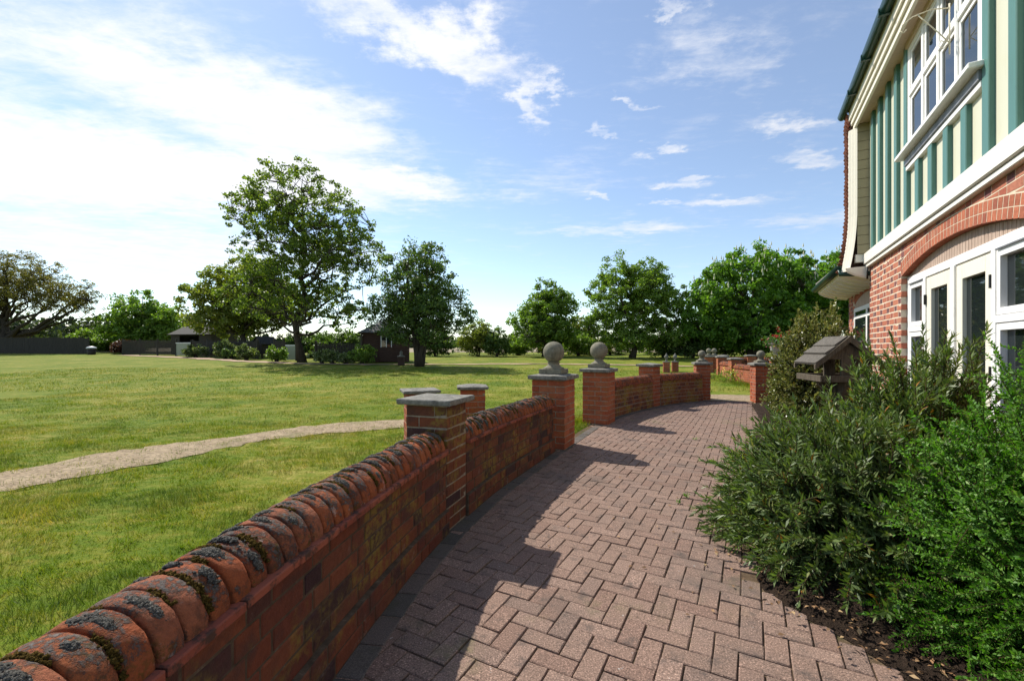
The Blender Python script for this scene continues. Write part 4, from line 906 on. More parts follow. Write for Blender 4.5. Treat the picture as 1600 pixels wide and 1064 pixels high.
def shed():
    rt = root('garden_shed', (-33.2, 47, gz(47)), 'dark open-fronted timber shed with grey ridged roof behind the picket fence', 'shed', None, R(-16)); W, D, h, rh = 5.6, 3.0, 2.15, .75
    for k, (x0, x1, y0, y1) in enumerate([(-W/2, -W/2+.08, -D/2, D/2), (W/2-.08, W/2, -D/2, D/2), (-W/2+.081, W/2-.081, D/2-.08, D/2)]):
        m = MB(); z = 0
        while z < h-.01: m.box(x0, x1, y0, y1, z, min(z+.145, h)); z += .15
        m.build('boarded_wall', 'shed wood', rt, world=False)
    m = MB(); m.box(-W/2+.081, -W/2+1.2, -D/2, -D/2+.08, 0, h); m.box(W/2-1.7, W/2-.081, -D/2, -D/2+.08, 0, h); m.box(-W/2+1.201, W/2-1.701, -D/2, -D/2+.08, 0, .85); m.box(-W/2+1.201, W/2-1.701, -D/2, -D/2+.08, h-.22, h); m.build('front', 'shed wood', rt, world=False)
    for s in (-1, 1):
        MB().prismx([(-D/2, h), (D/2, h), (0, h+rh)], s*(W/2-.04)-.04, s*(W/2-.04)+.04).build('gable', 'shed wood', rt, world=False)
        MB().prismx([(s*(D/2+.25), h-.14), (s*(D/2+.25), h-.08), (0, h+rh+.07), (0, h+rh+.005)], -W/2-.2, W/2+.2).build('roof_slope', 'roof felt', rt, world=False)
shed()
def summerhouse():
    X, Y = -9.0, 31.0; rt = root('summerhouse', (X, Y, gz(Y)), 'small brown timber summerhouse with hipped shingle roof between the trees', 'summerhouse', None, R(18)); W, D, h, rh = 3.1, 2.6, 2.05, 1.0
    m = MB(); z = 0
    while z < h-.02: m.box(-W/2, W/2, -D/2, D/2, z, z+.135, .012); z += .14
    m.build('boarded_wall', 'brown boards', rt, world=False)
    a = MB()
    for c in range(9):
        t0, t1 = c/9, (c+1)/9+.04; e = .28
        for s_ in range(4):
            M = Matrix.Rotation(s_*math.pi/2, 4, 'Z'); w, d = (W/2+e, D/2+e) if s_ % 2 == 0 else (D/2+e, W/2+e); n = max(1, int(10*(1-t0)))
            for i in range(n):
                f0, f1 = -1+2*i/n+.01, -1+2*(i+1)/n-.01; k0, k1 = 1-t0, max(.02, 1-t1); zz = h-.05
                V = [(w*k0*f0, -d*k0, zz+rh*t0+.03), (w*k0*f1, -d*k0, zz+rh*t0+.03), (w*k1*f1, -d*k1, zz+rh*t1+.012), (w*k1*f0, -d*k1, zz+rh*t1+.012), (w*k0*f0, -d*k0, zz+rh*t0), (w*k0*f1, -d*k0, zz+rh*t0)]
                a.add(V, [(0, 1, 2, 3), (4, 5, 1, 0), (4, 0, 3), (1, 5, 2)], M)
    a.build('roof_shingles', 'shingle', rt, world=False, kind='stuff')
    MB().prism([(-W/2-.26, h-.06), (W/2+.26, h-.06), (0, h+rh-.08)], -.02, .02).build('roof_core', 'shed wood', rt, world=False)
    MB().add(*cbox(.12, .12, h, .01, (-W/2-.06, -D/2-.07, h/2))).build('corner_post', 'weathered wood', rt, world=False)
    d_ = MB().box(-.45, .45, -D/2-.04, -D/2-.001, .05, 1.9).build('door', 'brown boards', rt, world=False)
    w_ = MB().box(-.34, .34, -D/2-.055, -D/2-.042, 1.05, 1.75).build('window', 'window glass', rt, world=False)
    m = MB(); [m.box(x-.025, x+.025, -D/2-.07, -D/2-.056, 1.02, 1.78) for x in (-.34, 0, .34)]; m.build('glazing_bar', 'white paint', rt, world=False)
summerhouse()
def hutch():
    Y = 36.5; rt = root('hen_house', (-20.72, Y, gz(Y)), 'small gabled wooden hen house behind the fence opening', 'hen house', None, R(-25))
    MB().prism([(-.6, .35), (.6, .35), (.6, 1.25), (0, 1.75), (-.6, 1.25)], -.7, .7).build('body', 'shed wood', rt, world=False)
    for s in (-1, 1): MB().prism([(s*.72, 1.13), (s*.72, 1.19), (0, 1.83), (0, 1.765)], -.8, .8).build('roof_slope', 'roof felt', rt, world=False)
    MB().box(-.2, .2, -.73, -.701, .4, .85).build('pop_hole', 'bin black', rt, world=False)
    for x in (-.5, .5):
        for y in (-.6, .6): MB().box(x-.05, x+.05, y-.05, y+.05, 0, .36).build('leg', 'shed wood', rt, world=False)
hutch()
rt = root('litter_bin', (-43.48, 45, gz(45)), 'dark round bin with a white domed lid by the fence gap', 'bin')
MB().lathe([(.30, 0), (.33, .05), (.36, .62)], 18).build('body', 'bin black', rt, True, world=False)
MB().lathe([(.42, .625), (.43, .68), (.34, .78), (.15, .85), (.01, .87)], 18).build('lid', 'bin lid', rt, True, world=False)
rt = root('lawn_post', (-6.77, 26.6, gz(26.6)), 'short brick post with stone cap left of the multi-stemmed tree', 'pier'); MB().box(-.17, .17, -.17, .17, 0, .52, .01).build('shaft', 'brown boards', rt, world=False); MB().lathe([(.24, .521), (.24, .57), (.12, .60), (.07, .68), (.10, .78), (.04, .88), (.01, .92)], 16).build('finial', 'stone', rt, True, world=False)  # brick shaft borrows the dark board brown to imitate shade
urn(8.42, 13.9, .52, 'brick pier under the left geranium urn', 'grey urn of red geraniums, left of the pair by the shrub', 61); urn(8.62, 13.35, .56, 'brick pier under the right geranium urn', 'grey urn of red geraniums, right of the pair by the shrub', 62)
# yellow flowers at the foot of the second terrace wall
rng = np.random.default_rng(9); rt = root('flower_clump', (8.2, 16.2, gz(16)), 'tall grassy clump with yellow flowers at the second terrace wall', 'plant')
C = np.array([8.2, 16.2, .3])+rng.normal(0, 1, (260, 3))*(.28, .35, .13); leaves('leaves', rt, C, rng, (.10, .22), .16, 'lime leaf', up=0)
C = np.array([8.2, 16.2, .48])+rng.normal(0, 1, (60, 3))*(.28, .35, .10); leaves('flowers', rt, C, rng, (.04, .06), .9, 'yellow petal', up=.4)
# ------------------------------------------------------------------ the house (local: x runs along the front towards the camera, y into the house)
house = root('house', (5.67, 6.90, 0), 'brick and half-timbered house with cream panels and green studs', 'house', None, math.atan2(-DY, -DX))
def HB(name, mat, boxes, parent=None, b=0.0, smooth=False, kind=None):
    m = MB()
    for q in boxes: m.box(*q, b)
    return m.build(name, mat, parent or house, smooth, False, kind)
A0, A1, ASPR, ACR = 1.63, 4.42, 2.205, 2.375          # opening, springing and crown of the arch
AM = (A0+A1)/2; AH = (A1-A0)/2; ARISE = ACR-ASPR; AR = (AH*AH+ARISE*ARISE)/(2*ARISE); AZC = ACR-AR; ATH = .176
def arc(x, t=0.0):
    d = (AR+t)**2-(x-AM)**2; return AZC+math.sqrt(max(d, 0))
XE = 7.6; ZB = 2.585
# mortar body of the ground floor
m = MB(); m.box(.002, A0-.008, .0016, .34, -.15, ZB); m.box(A1+.008, XE, .0016, .34, -.15, ZB)
pl = [(A0-.0081, ASPR-.01)] + [(x, arc(x, .006)) for x in np.linspace(A0-.0081, A1+.0081, 25)] + [(A1+.0081, ASPR-.01)]
top = [(x, arc(min(max(x, A0), A1), .006)) for x in np.linspace(A0-.0081, A1+.0081, 25)]
m.prism(top + [(A1+.0081, ZB-.001), (A0-.0081, ZB-.001)], .0018, .339)
m.build('ground_floor_wall', 'pale mortar', house, world=False)
HB('side_wall', 'house stretcher', [(.009, .30, .341, 6, -.15, 4.9)])
def house_bricks():
    rng = random.Random(5); hid = MB(); cnt = 0; cache = {}
    n = int(ZB/CH)
    for c in range(n+1):
        z0 = c*CH+.005; z1 = min(z0+BH, ZB)
        if z1-z0 < .02: continue
        for (xa, xb) in ((0, A0), (A0, A1), (A1, XE)):
            x = xa; st = c % 2
            if c % 2 == 0 and xa == 0: segs = [(.218, 0), (.05, 1)]
            else: segs = [(.105, 1)]
            first = True
            while x < xb-.012:
                L = segs.pop(0)[0] if segs else (.222 if st == 0 else .107)
                hd = L < .15
                if not segs and not first: st = 1-st
                first = False
                L = min(L, xb-x-.001)
                if L < .02: break
                if xa == A0:                             # over the arch: cut to its back
                    zl, zr = max(z0, arc(x, ATH+.010)), max(z0, arc(x+L, ATH+.010))
                    if min(x+L, A1) > A1-.05 and z0 < ASPR: pass
                    if zl < z1-.004 or zr < z1-.004:
                        zl, zr = min(zl, z1-.003), min(zr, z1-.003); g = MB().prism([(x, zl), (x+L, zr), (x+L, z1), (x, z1)], .0002, .1)
                        g.build('brick', 'house header' if hd else 'house stretcher', house, world=False); cnt += 1
                else:
                    key = (round(L, 3), round(z1-z0, 3), rng.randrange(3)); mt = 'house header' if hd else 'house stretcher'
                    if (key, mt) not in cache:
                        V, F = brick_mesh(L, .1, z1-z0, .004, key[2]); cache[(key, mt)] = (V, F, MB().add(V, F).mesh('brick'))
                    V, F, me = cache[(key, mt)]
                    p = (x+L/2, .05+rng.uniform(-.0006, .0006), (z0+z1)/2)
                    if xa == 0 and z0 > .95: link('brick', me, mt, house, p); cnt += 1
                    else: hid.add(V, F, Matrix.Translation(p))
                x += L+.010
    hid.build('lower_bricks', 'house stretcher', house, world=False, kind='stuff'); print('house bricks', cnt)
house_bricks()
# two rings of arch bricks
for ring in range(2):
    t0 = ring*.090; r0, r1 = AR+t0, AR+t0+.083; th = math.asin(AH/AR); nb = int(2*th*AR/.0795)
    for i in range(nb):
        a, b = -th+2*th*i/nb+.0058/AR, -th+2*th*(i+1)/nb-.0058/AR
        MB().prism([(AM+r0*math.sin(a), AZC+r0*math.cos(a)), (AM+r0*math.sin(b), AZC+r0*math.cos(b)), (AM+r1*math.sin(b), AZC+r1*math.cos(b)), (AM+r1*math.sin(a), AZC+r1*math.cos(a))], .0004, .11).build('arch_brick', 'arch brick', house, world=False)
# boarded tympanum
ZF = 2.185; x = A0+.01
while x < A1-.02:
    w = min(.062, A1-.01-x); za, zb = arc(x, -.004), arc(x+w, -.004)
    if max(za, zb) > ZF+.006: MB().prism([(x, ZF), (x+w-.006, ZF), (x+w-.006, max(zb, ZF+.004)), (x, max(za, ZF+.004))], .075, .10).build('tympanum_board', 'tympanum board', house, world=False)
    x += w
# french window: outer frame, side lights with top lights, pair of glazed doors
fw = HB('french_window', 'white paint', [(A0+.004, A0+.064, .06, .16, 0, ZF-.001), (A1-.064, A1-.004, .06, .16, 0, ZF-.001), (A0+.0641, A1-.0641, .06, .16, ZF-.085, ZF-.001), (2.20, 2.27, .055, .16, 0, ZF-.0851), (3.78, 3.85, .055, .16, 0, ZF-.0851), (2.975, 3.065, .050, .15, 0, ZF-.0851)], b=.004)
def light(x0, x1, z0, z1, fr, mat, nm, y=.07, pane_y=.105, parent=None):
    o = HB(nm, mat, [(x0, x0+fr, y, y+.05, z0, z1), (x1-fr, x1, y, y+.05, z0, z1), (x0+fr, x1-fr, y, y+.05, z0, z0+fr), (x0+fr, x1-fr, y, y+.05, z1-fr, z1)], parent or house, b=.003)
    HB('pane', 'window glass', [(x0+fr-.005, x1-fr+.005, pane_y, pane_y+.006, z0+fr-.005, z1-fr+.005)], o)
    return o
for (x0, x1) in ((A0+.07, 2.195), (3.855, A1-.07)):
    light(x0, x1, 1.57, ZF-.10, .055, 'white paint', 'top_light', .062); light(x0, x1, .30, 1.50, .055, 'white paint', 'side_light', .062)
    HB('transom', 'white paint', [(x0-.003, x1+.003, .054, .15, 1.505, 1.565)], b=.003); HB('lower_panel', 'white paint', [(x0-.002, x1+.002, .075, .12, .05, .295)])
    HB('drip_bar', 'lead', [(x0+.02, x1-.02, .045, .06, ZF-.098, ZF-.09)])
for (x0, x1, hx) in ((2.275, 2.97, 2.268), (3.07, 3.775, 3.782)):
    d_ = HB('french_door', 'cream door paint', [(x0, x0+.125, .068, .118, .06, ZF-.095), (x1-.125, x1, .068, .118, .06, ZF-.095), (x0+.125, x1-.125, .068, .118, ZF-.235, ZF-.095), (x0+.125, x1-.125, .068, .118, .06, .34)], b=.004)
    HB('pane', 'window glass', [(x0+.12, x1-.12, .10, .107, .33, ZF-.23)], d_)
    for z in (1.85, 1.1, .35): HB('hinge', 'black iron', [(hx-.012, hx+.012, .046, .066, z-.055, z+.055)], d_)
HB('threshold', 'stone', [(A0, A1, -.06, .2, -.05, .055)], b=.008)
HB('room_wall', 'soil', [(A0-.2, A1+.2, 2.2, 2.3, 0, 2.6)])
# bressummer beam
HB('bressummer', 'beam paint', [(-.02, XE, -.075, .2, ZB+.055, ZB+.225)], b=.008)
HB('bressummer_moulding', 'beam paint', [(-.018, XE, -.052, .2, ZB+.001, ZB+.050)], b=.006)
# upper floor: cream panels and green studs
ZU, ZS = ZB+.226, 4.90
HB('plaster_wall', 'panel cream', [(.0, XE, .0, .25, ZU, ZS+.05)])
STUD = [.27+.4035*k for k in range(18)]
for i, x in enumerate(STUD):
    zt = 3.40 if 2.1 < x < 3.8 else ZS
    V, F = cbox(.112, .082, zt-ZU-.001, .006); o = link('stud', MB().add(V, F).mesh('stud'), 'green paint', house, (x+.0625, .0, (zt+ZU)/2))
HB('stud_rail', 'white paint', [(1.998, 3.90, -.045, .02, 3.401, 3.455)], b=.004)
# first floor window
WX0, WX1, WZ0, WZ1 = 2.075, 3.90, 3.60, ZS-.06
HB('lead_flashing', 'lead', [(2.0, 3.90, -.060, .03, 3.456, 3.545)], b=.004)
HB('window_sill', 'white paint', [(1.93, 3.95, -.135, .06, 3.548, 3.598)], b=.008)
wf = HB('window_frame', 'white paint', [(WX0-.07, WX0, -.03, .06, WZ0, WZ1), (WX1-.07, WX1, -.03, .06, WZ0, WZ1), (WX0, WX1-.07, -.03, .06, WZ1-.06, WZ1)], b=.005)
HB('head_board', 'soffit paint', [(WX0-.075, WX1+.004, -.052, .06, WZ1+.001, ZS-.001)])
nL = 4; step = (WX1-.07-WX0)/nL; ZT = 4.27
for i in range(nL):
    x0 = WX0+step*i+.003; x1 = x0+step-.006
    if i: HB('mullion', 'white paint', [(x0-.031, x0+.025, -.036, .055, WZ0+.001, WZ1-.061)], b=.005)
    xa = x0+(.026 if i else .003); xb = x1-.030 if i < nL-1 else x1-.003
    HB('transom', 'white paint', [(xa, xb, -.040, .05, ZT-.035, ZT+.035)], b=.005)
    light(xa+.001, xb-.001, WZ0+.004, ZT-.037, .042, 'white paint', 'casement', -.022, -.009); light(xa+.001, xb-.001, ZT+.037, WZ1-.064, .042, 'white paint', 'top_casement', -.022, -.009)
# wrought bracket for a hanging basket
bk = MB(); bx_, bz_ = WX0+step*3-.003, 4.30
bk.tube([(bx_, -.075, bz_-.32), (bx_, -.075, bz_+.14)], .006, 6)
bk.tube([(bx_, -.075, bz_+.10), (bx_, -.2, bz_+.13), (bx_, -.33, bz_+.11), (bx_, -.40, bz_+.06), (bx_, -.42, bz_+.01), (bx_, -.395, bz_-.02), (bx_, -.375, bz_+.005)], .005, 6)
bk.tube([(bx_, -.075, bz_-.22), (bx_, -.15, bz_-.10), (bx_, -.25, bz_+.05), (bx_, -.29, bz_+.11)], .0045, 6)
bk.tube([(bx_, -.085, bz_-.22), (bx_, -.12, bz_-.26), (bx_, -.15, bz_-.22), (bx_, -.13, bz_-.18), (bx_, -.11, bz_-.20)], .004, 6)
bk.build('basket_bracket', 'cream iron', house, True, False)
# eaves: soffit, moulded fascia, gutter, roof
EO = .155
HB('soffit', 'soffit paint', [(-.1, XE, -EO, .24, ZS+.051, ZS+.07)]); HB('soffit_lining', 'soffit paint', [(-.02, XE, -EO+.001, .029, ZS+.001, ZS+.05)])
HB('fascia', 'cream paint', [(-.13, XE, -EO-.035, -EO-.001, ZS-.045, ZS+.30)], b=.004); HB('fascia_moulding', 'cream paint', [(-.15, XE, -EO-.062, -EO-.036, ZS+.035, ZS+.30)], b=.006); HB('fascia_moulding', 'cream paint', [(-.17, XE, -EO-.088, -EO-.063, ZS+.115, ZS+.30)], b=.006)
m = MB(); n = 9
for xx in (-.36, XE):
    for k in range(n+1): a = math.pi*k/n; m.v.append((xx, -EO-.145-.062*math.cos(a), ZS+.315-.072*math.sin(a)))
for k in range(n): m.f.append((k, k+1, n+2+k, n+1+k))
m.f += [tuple(range(n+1)), tuple(range(n+1, 2*n+2))]; m.build('gutter', 'gutter green', house, True, False)
for x in (.5, 1.4, 2.3, 3.2): HB('gutter_bracket', 'gutter green', [(x, x+.04, -EO-.212, -EO-.099, ZS+.236, ZS+.320)])
MB().prismx([(-EO-.15, ZS+.322), (-EO-.15, ZS+.355), (4.2, 8.3), (4.2, 8.2)], -.33, XE).build('roof_slope', 'roof tile', house, world=False)
# end frame of the upper floor: boarded return, bargeboard, tile verge
z = ZB+.23; k = 0
while z < ZS-.01:
    h = min(.150, ZS-z); HB('return_board', 'shaded return cream', [(-.022, -.002, -EO+.001, .05, z, z+h-.006)], b=.002); z += h
HB('return_beam', 'beam paint', [(-.12, -.021, -EO-.02, .03, ZB+.10, ZB+.229)], b=.006)
def flare(z): t = max(0, (3.55-z)/1.0); return .10*t*t
plan = [(-.004, 0), (-.036, -.030), (-.044, -.032), (-.074, -.060), (-.082, -.062), (-.112, -.092), (-.15, -.094), (-.15, 0)]
m = MB(); zz = np.linspace(ZB-.03, ZS-.046, 14); n = len(plan)
for q in zz:
    for (x, y) in plan: m.v.append((x, -EO+y-flare(q), q))
for i in range(len(zz)-1):
    for j in range(n): j2 = (j+1) % n; m.f.append((i*n+j, i*n+j2, (i+1)*n+j2, (i+1)*n+j))
m.f += [tuple(range(n)), tuple((len(zz)-1)*n+j for j in range(n))]; m.build('bargeboard', 'cream paint', house, world=False)
z = ZB-.02; k = 0; rng = random.Random(3)
while z < ZS+.24:
    f = flare(z); V, F = cbox(.20, .10, .016, .003); M = Matrix.Translation((-.24+rng.uniform(-.006, .006), -EO-.098-f+rng.uniform(-.007, .007), z)) @ Matrix.Rotation(R(-62+28*min(1, f*10)), 4, 'X')
    o = link('verge_tile', MB().add(V, F).mesh('verge_tile'), 'roof tile', house); o.matrix_local = M; z += .062
HB('verge_core', 'brown boards', [(-.34, -.14, -EO-.07, .3, ZB+.1, ZS+.26)])
# set-back wing with coved eaves
RW = .23
HB('wing_wall', 'pale mortar', [(-3.1, .0, RW+.008, .6, -.15, 2.62)])
def wing():
    rng = random.Random(8); b = MB(); hd = MB(); c0, c1 = -2.48, -.3; wm = (c0+c1)/2; hw = (c1-c0)/2; rise = .16; rr = (hw*hw+rise*rise)/(2*rise); zc = 2.36-rr
    def warc(x, t=0): return zc+math.sqrt(max((rr+t)**2-(x-wm)**2, 0)) if c0-.02 < x < c1+.02 else -1
    for c in range(32):
        z0 = c*CH+.005; x = -3.1+(.0 if c % 2 else .05); st = c % 2
        while x < -.01:
            L = min(.222 if st == 0 else .107, -.001-x)
            if L > .03 and not (c0-.1 < x+L/2 < c1+.1 and z0 < warc(min(max(x+L/2, c0), c1), .18)-.0): (hd if st else b).box(x, x+L, RW, RW+.1, z0, z0+BH, .003)
            x += L+.01; st = 1-st
    b.build('wing_bricks', 'house stretcher', house, world=False, kind='stuff'); hd.build('wing_headers', 'house header', house, world=False, kind='stuff')
    th = math.asin(hw/rr); a = MB(); nb = int(2*th*rr/.08)
    for ring in range(2):
        for i in range(nb):
            p, q = -th+2*th*i/nb+.003, -th+2*th*(i+1)/nb-.003; r0, r1 = rr+ring*.093, rr+ring*.093+.086
            a.prism([(wm+r0*math.sin(p), zc+r0*math.cos(p)), (wm+r0*math.sin(q), zc+r0*math.cos(q)), (wm+r1*math.sin(q), zc+r1*math.cos(q)), (wm+r1*math.sin(p), zc+r1*math.cos(p))], RW-.004, RW+.1)
    a.build('wing_arch', 'arch brick', house, world=False, kind='stuff')
    MB().prism([(c0, 2.12)]+[(x, warc(x)) for x in np.linspace(c0, c1, 13)]+[(c1, 2.12)], RW+.002, RW+.007).build('wing_tympanum', 'tympanum board', house, world=False)
    w_ = HB('wing_window', 'white paint', [(c0, c1, RW-.012, RW+.0, 2.04, 2.119), (c0, c0+.07, RW-.012, RW+.0, 0, 2.039), (c1-.07, c1, RW-.012, RW+.0, 0, 2.039), (wm-.05, wm+.05, RW-.012, RW, 0, 2.039), (c0+.071, c1-.071, RW-.010, RW, 1.90, 1.96)], b=.003)
    HB('pane', 'window glass', [(c0+.07, c1-.07, RW-.004, RW+.004, .1, 2.04)], w_)
    # cove from the wall up to the gutter, with ribs
    prof = [(RW, 2.40), (.10, 2.415), (-.05, 2.445), (-.18, 2.49), (-.27, 2.545), (-.305, 2.60)]
    MB().prismx(prof+[(RW, 2.62)], -3.28, .02).build('coved_soffit', 'cream paint', house, world=False)
    for i in range(9):
        x = -3.27+.405*i; MB().prismx([(y_, z_-.022) for (y_, z_) in prof]+[(y_, z_+.004) for (y_, z_) in prof[::-1]], x, x+.035).build('cove_rib', 'cream paint', house, world=False)
    m = MB(); n = 9
    for xx in (-3.36, -.13):
        for k in range(n+1): t = math.pi*k/n; m.v.append((xx, -.355-.062*math.cos(t), 2.665-.075*math.sin(t)))
    for k in range(n): m.f.append((k, k+1, n+2+k, n+1+k))
    m.f += [tuple(range(n+1)), tuple(range(n+1, 2*n+2))]; m.build('wing_gutter', 'gutter green', house, True, False)
    MB().tube([(-.14, -.355, 2.60), (-.14, -.355, 2.53), (-.10, -.20, 2.515), (-.06, .08, 2.50), (.03, -.03, 2.49)], .038, 8).build('swan_neck_pipe', 'gutter green', house, True, False)
    MB().tube([(.06, -.04, 2.60), (.06, -.04, 2.40)], .012, 6).build('cable_clip', 'black iron', house, True, False)
    a = MB(); sl_ = R(42)
    for r_ in range(9):
        for i in range(19):
            x = -3.3+.165*i+(.08 if r_ % 2 else 0); y = -.33+.10*r_*math.cos(sl_); z = 2.68+.10*r_*math.sin(sl_)
            if x > -.2 or x < -3.3+.06*r_: continue
            V, F = cbox(.158, .16, .014, .002); a.add(V, F, Matrix.Translation((x+.08, y+.06, z+.05)) @ Matrix.Rotation(sl_-.10, 4, 'X'))
    a.build('wing_roof_tiles', 'roof tile', house, world=False, kind='stuff')
    MB().prismx([(-.30, 2.621), (.6, 2.621), (.6, 3.42)], -3.15, -.15).build('wing_roof_core', 'brown boards', house, world=False)
    MB().tube([(-3.32, -.30, 2.75), (-3.0, .05, 3.07), (-2.75, .38, 3.36)], .06, 8).build('hip_ridge', 'stone', house, True, False)
wing()

# ------------------------------------------------------------------ bird table
def bird_table():
    rt = root('bird_table', (3.17, 4.24, 0), 'weathered wooden bird table with overlapping board roof among the shrubs', 'bird table', None, R(-10))
    def B(nm, mat, q, b=.004): m = MB(); m.box(*q, b); return m.build(nm, mat, rt, world=False)
    B('post', 'weathered wood', (-.05, .05, -.05, .05, 0, 1.0))
    B('platform', 'weathered wood', (-.24, .24, -.22, .22, 1.0, 1.022)); 
    for q in ((-.262, -.241, -.24, .24, .99, 1.05), (.241, .262, -.24, .24, .99, 1.05), (-.24, .24, -.241, -.221, .99, 1.05), (-.24, .24, .221, .241, .99, 1.05)): B('edge_strip', 'weathered wood', q)
    for sx in (-1, 1): MB().prism([(sx*.05, .78), (sx*.05, .985), (sx*.19, .985)], -.02, .02).build('brace', 'weathered wood', rt, world=False)
    for sy in (-1, 1): MB().prismx([(sy*.05, .78), (sy*.05, .985), (sy*.19, .985)], -.02, .02).build('brace', 'weathered wood', rt, world=False)
    for y in (-.15, .15): B('upright', 'weathered wood', (-.05, .05, y-.012, y+.012, 1.023, 1.25)); MB().prism([(-.2, 1.2), (.2, 1.2), (0, 1.36)], y-.010, y+.010).build('gable_board', 'weathered wood', rt, world=False)
    for s in (-1, 1):
        for k in range(3):                            # lapped roof boards
            u0, u1 = .115*k, .115*k+.142; sl_ = R(42); c, d = math.cos(sl_), math.sin(sl_); lift = .014*(2-k)*0+.012*(k == 0)*0
            p0 = (s*(.285-u0*c), 1.150+u0*d+.010*(k % 2)+.006*k); p1 = (s*(.285-u1*c), 1.150+u1*d-.002+.006*k)
            MB().prism([p0, p1, (p1[0]+s*.006, p1[1]+.012), (p0[0]+s*.010, p0[1]+.020)], -.215+.01*k, .215-.006*k).build('roof_board', 'pale roof wood', rt, world=False)
        for y in (-.205, .205): MB().prism([(s*.295, 1.105), (s*.295, 1.15), (0, 1.418), (0, 1.362)], y-.012, y+.012).build('bargeboard', 'weathered wood', rt, world=False)
bird_table()

# ------------------------------------------------------------------ shrubs in the bed
def stems_shrub(name, label, c, rad, h, n, seed, node, per, size, ratio, leaf, ang=.9, start=.35, twig_r=.0045, core=.25, side=0, low=-.1, group=None, upright=.5, fold=.25, clip=None, jitter=.0, hollow=.55):
    rng = np.random.default_rng(seed); rt = root(name, (c[0], c[1], .02), label, 'shrub', group); m = MB(); LC = []; LD = []; LN = []
    def leafy(q, st, nodes, sc=1.0):
        t = np.linspace(st, 1, nodes); seg = np.linspace(0, 1, len(q)); P = np.stack([np.interp(t, seg, q[:, k]) for k in range(3)], 1); T = unit(np.gradient(P, axis=0))
        for k in range(nodes):
            a0 = rng.uniform(0, 6.28); x = np.cross(T[k], (.31, .47, .83)); x /= np.linalg.norm(x); y = np.cross(T[k], x)
            for j in range(per):
                a = a0+6.283*j/per+rng.normal(0, .3); out = x*math.cos(a)+y*math.sin(a); g = ang*rng.uniform(.55, 1.25)*(1 if k < nodes-2 else .55)
                d = T[k]*math.cos(g)+out*math.sin(g)+np.array([0, 0, .12]); LC.append(P[k]+rng.normal(0, jitter, 3)); LD.append(d); LN.append(T[k]*math.sin(g)-out*math.cos(g)+rng.normal(0, .25, 3))
    for i in range(n):
        th = rng.uniform(0, 2*np.pi); el = np.arcsin(rng.uniform(low, 1)); rr = rng.uniform(hollow, 1.0)**.7*rng.uniform(.9, 1.1); e = np.array([math.cos(th)*math.cos(el)*rad[0]*rr, math.sin(th)*math.cos(el)*rad[1]*rr, max(.06, h*(.06+.94*max(0, math.sin(el)))*rr*rng.uniform(.88, 1.08))])
        b = np.array([e[0]*core+rng.normal(0, .05), e[1]*core+rng.normal(0, .05), 0]); mid = b*.45+e*.55+np.array([0, 0, upright*h*.28*(1-e[2]/h*.5)]); q = bez(b, mid, e, 9)+np.array([c[0], c[1], .02])
        if clip and clip(q[-1]): continue
        m.tube([tuple(p) for p in q], list(np.linspace(twig_r*1.6, twig_r*.5, 9)), 4, False)
        L = np.linalg.norm(np.diff(q, axis=0), axis=1).sum(); leafy(q, start, max(3, int(L*(1-start)/node)))
        for k in range(side):
            t = rng.uniform(.35, .95); p = np.array([np.interp(t, np.linspace(0, 1, 9), q[:, j]) for j in range(3)]); d = unit((q[-1]-q[-3])[None])[0]+rng.normal(0, .55, 3); d /= np.linalg.norm(d); l = rng.uniform(.08, .22)
            s_ = np.stack([p, p+d*l*.5+(0, 0, .01), p+d*l+(0, 0, .0)]); m.tube([tuple(w) for w in s_], [twig_r*.7, twig_r*.5, twig_r*.3], 3, False); leafy(s_, .08, max(2, int(l/node)))
    C = np.array(LC); D = unit(np.array(LD)); Nn = unit(np.array(LN)); L = rng.uniform(*size, len(C)); V, F = leafmesh(C, D, Nn, L, L*ratio, fold); V = V.copy(); V[:, 2] = np.maximum(V[:, 2], .012)
    m.build('stems', 'twig', rt, True); fast('foliage', V, F, leaf, rt, False, 'stuff'); print(name, len(C))
    return rt
def behind_front(p): return (p[0]-5.67)*(-DY)+(p[1]-6.9)*DX < .10       # would poke through the house front
stems_shrub('narrow_leaved_shrub', 'sprawling shrub with narrow dull green leaves overhanging the paving', (2.30, 2.80), (.99, 1.06), .96, 900, 31, .022, 3, (.028, .072), .23, 'narrow leaf', side=3, start=.25, low=-.28, clip=behind_front)
stems_shrub('narrow_leaved_shrub', 'taller upright narrow-leaved stems in front of the french window', (2.80, 3.0), (.55, .66), 1.42, 430, 32, .025, 3, (.028, .072), .22, 'narrow leaf', side=1, start=.30, low=.3, clip=behind_front, upright=.9)
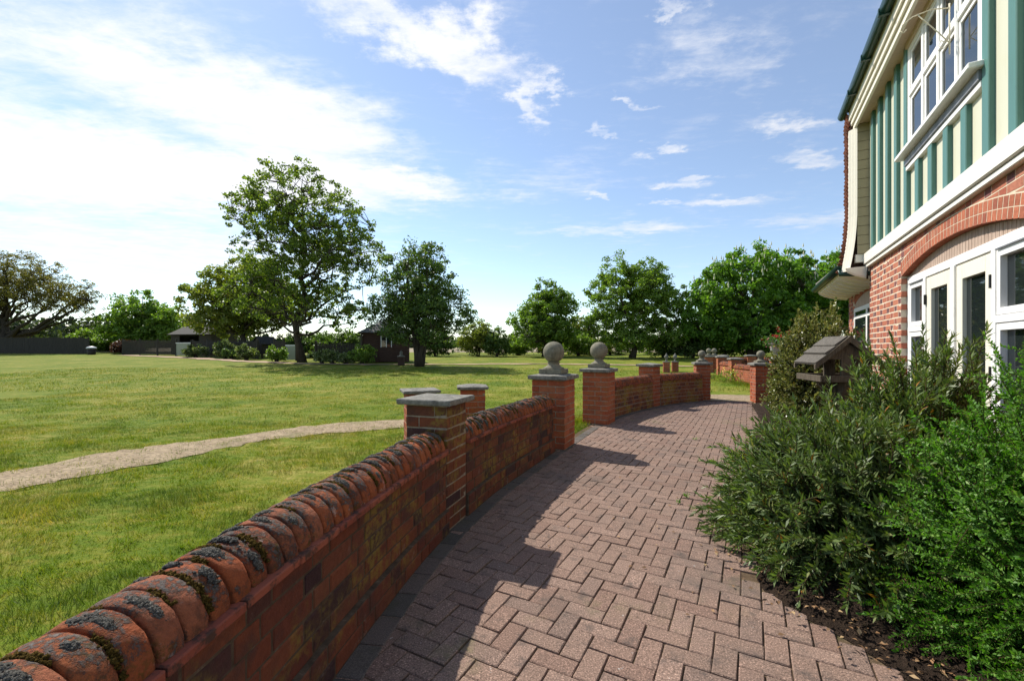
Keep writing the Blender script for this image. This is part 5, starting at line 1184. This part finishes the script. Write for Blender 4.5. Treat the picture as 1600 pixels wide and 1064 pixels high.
stems_shrub('fine_leaved_shrub', 'bright green dense fine-leaved shrub at the right edge', (2.46, 1.70), (.80, .78), 1.44, 860, 33, .0118, 3, (.009, .025), .50, 'fine leaf', side=10, start=.36, low=-.45, clip=behind_front, ang=1.1, twig_r=.003)
stems_shrub('variegated_shrub', 'tall shrub with small cream-edged leaves behind the bird table', (5.52, 7.85), (.78, .88), 2.02, 820, 34, .045, 4, (.042, .068), .55, 'variegated leaf', side=5, start=.25, low=-.02, upright=.7, hollow=.6)
# fallen leaves and small weeds on the paving
rng = np.random.default_rng(15); C = []
for (x, y, n, sp) in ((1.15, 7.35, 70, .14), (.98, 5.35, 14, .15), (1.3, 3.0, 30, .5), (2.4, 5.4, 40, .8), (.6, 4.2, 24, .7), (1.62, 2.1, 160, .16), (1.75, 1.7, 140, .15), (.9, 6.6, 20, .3), (1.45, 2.6, 60, .15), (3.6, 6.9, 60, .4), (-.2, 4.3, 25, .15), (.2, 5.0, 25, .12)):
    C.append(np.column_stack([rng.normal(x, sp, n), rng.normal(y, sp, n), np.where(np.full(n, x > 1.6), .045, .008)]))
C = np.concatenate(C); n = len(C); D = unit(np.column_stack([rng.normal(0, 1, (n, 2)), rng.normal(0, .15, n)])); Nn = unit(np.column_stack([rng.normal(0, .3, (n, 2)), np.ones(n)])); L = rng.uniform(.012, .034, n); V, F = leafmesh(C, D, Nn, L, L*.55)
prop(fast('fallen_leaves', V, F, 'dead leaf'), 'dry brown leaf scraps scattered on the brick paving', 'leaves', kind='stuff')
for (x, y, n, s_, lb) in ((1.52, 3.80, 14, .016, 'tiny green weed in a paving joint near the narrow-leaved shrub'), (1.40, 3.66, 9, .012, 'smallest green weed in the paving joint beside the other weed'), (2.62, 6.2, 14, .025, 'little weed far up the paving before the variegated shrub')):
    rt = root('weed', (x, y, 0), lb, 'weed', 'weeds in the paving'); C = np.array([x, y, .012])+np.abs(rng.normal(0, 1, (n, 3)))*(0, 0, .012)+rng.normal(0, 1, (n, 3))*(s_, s_, 0); leaves('leaves', rt, C, rng, (.02, .04), .4, 'fine leaf', up=.6)
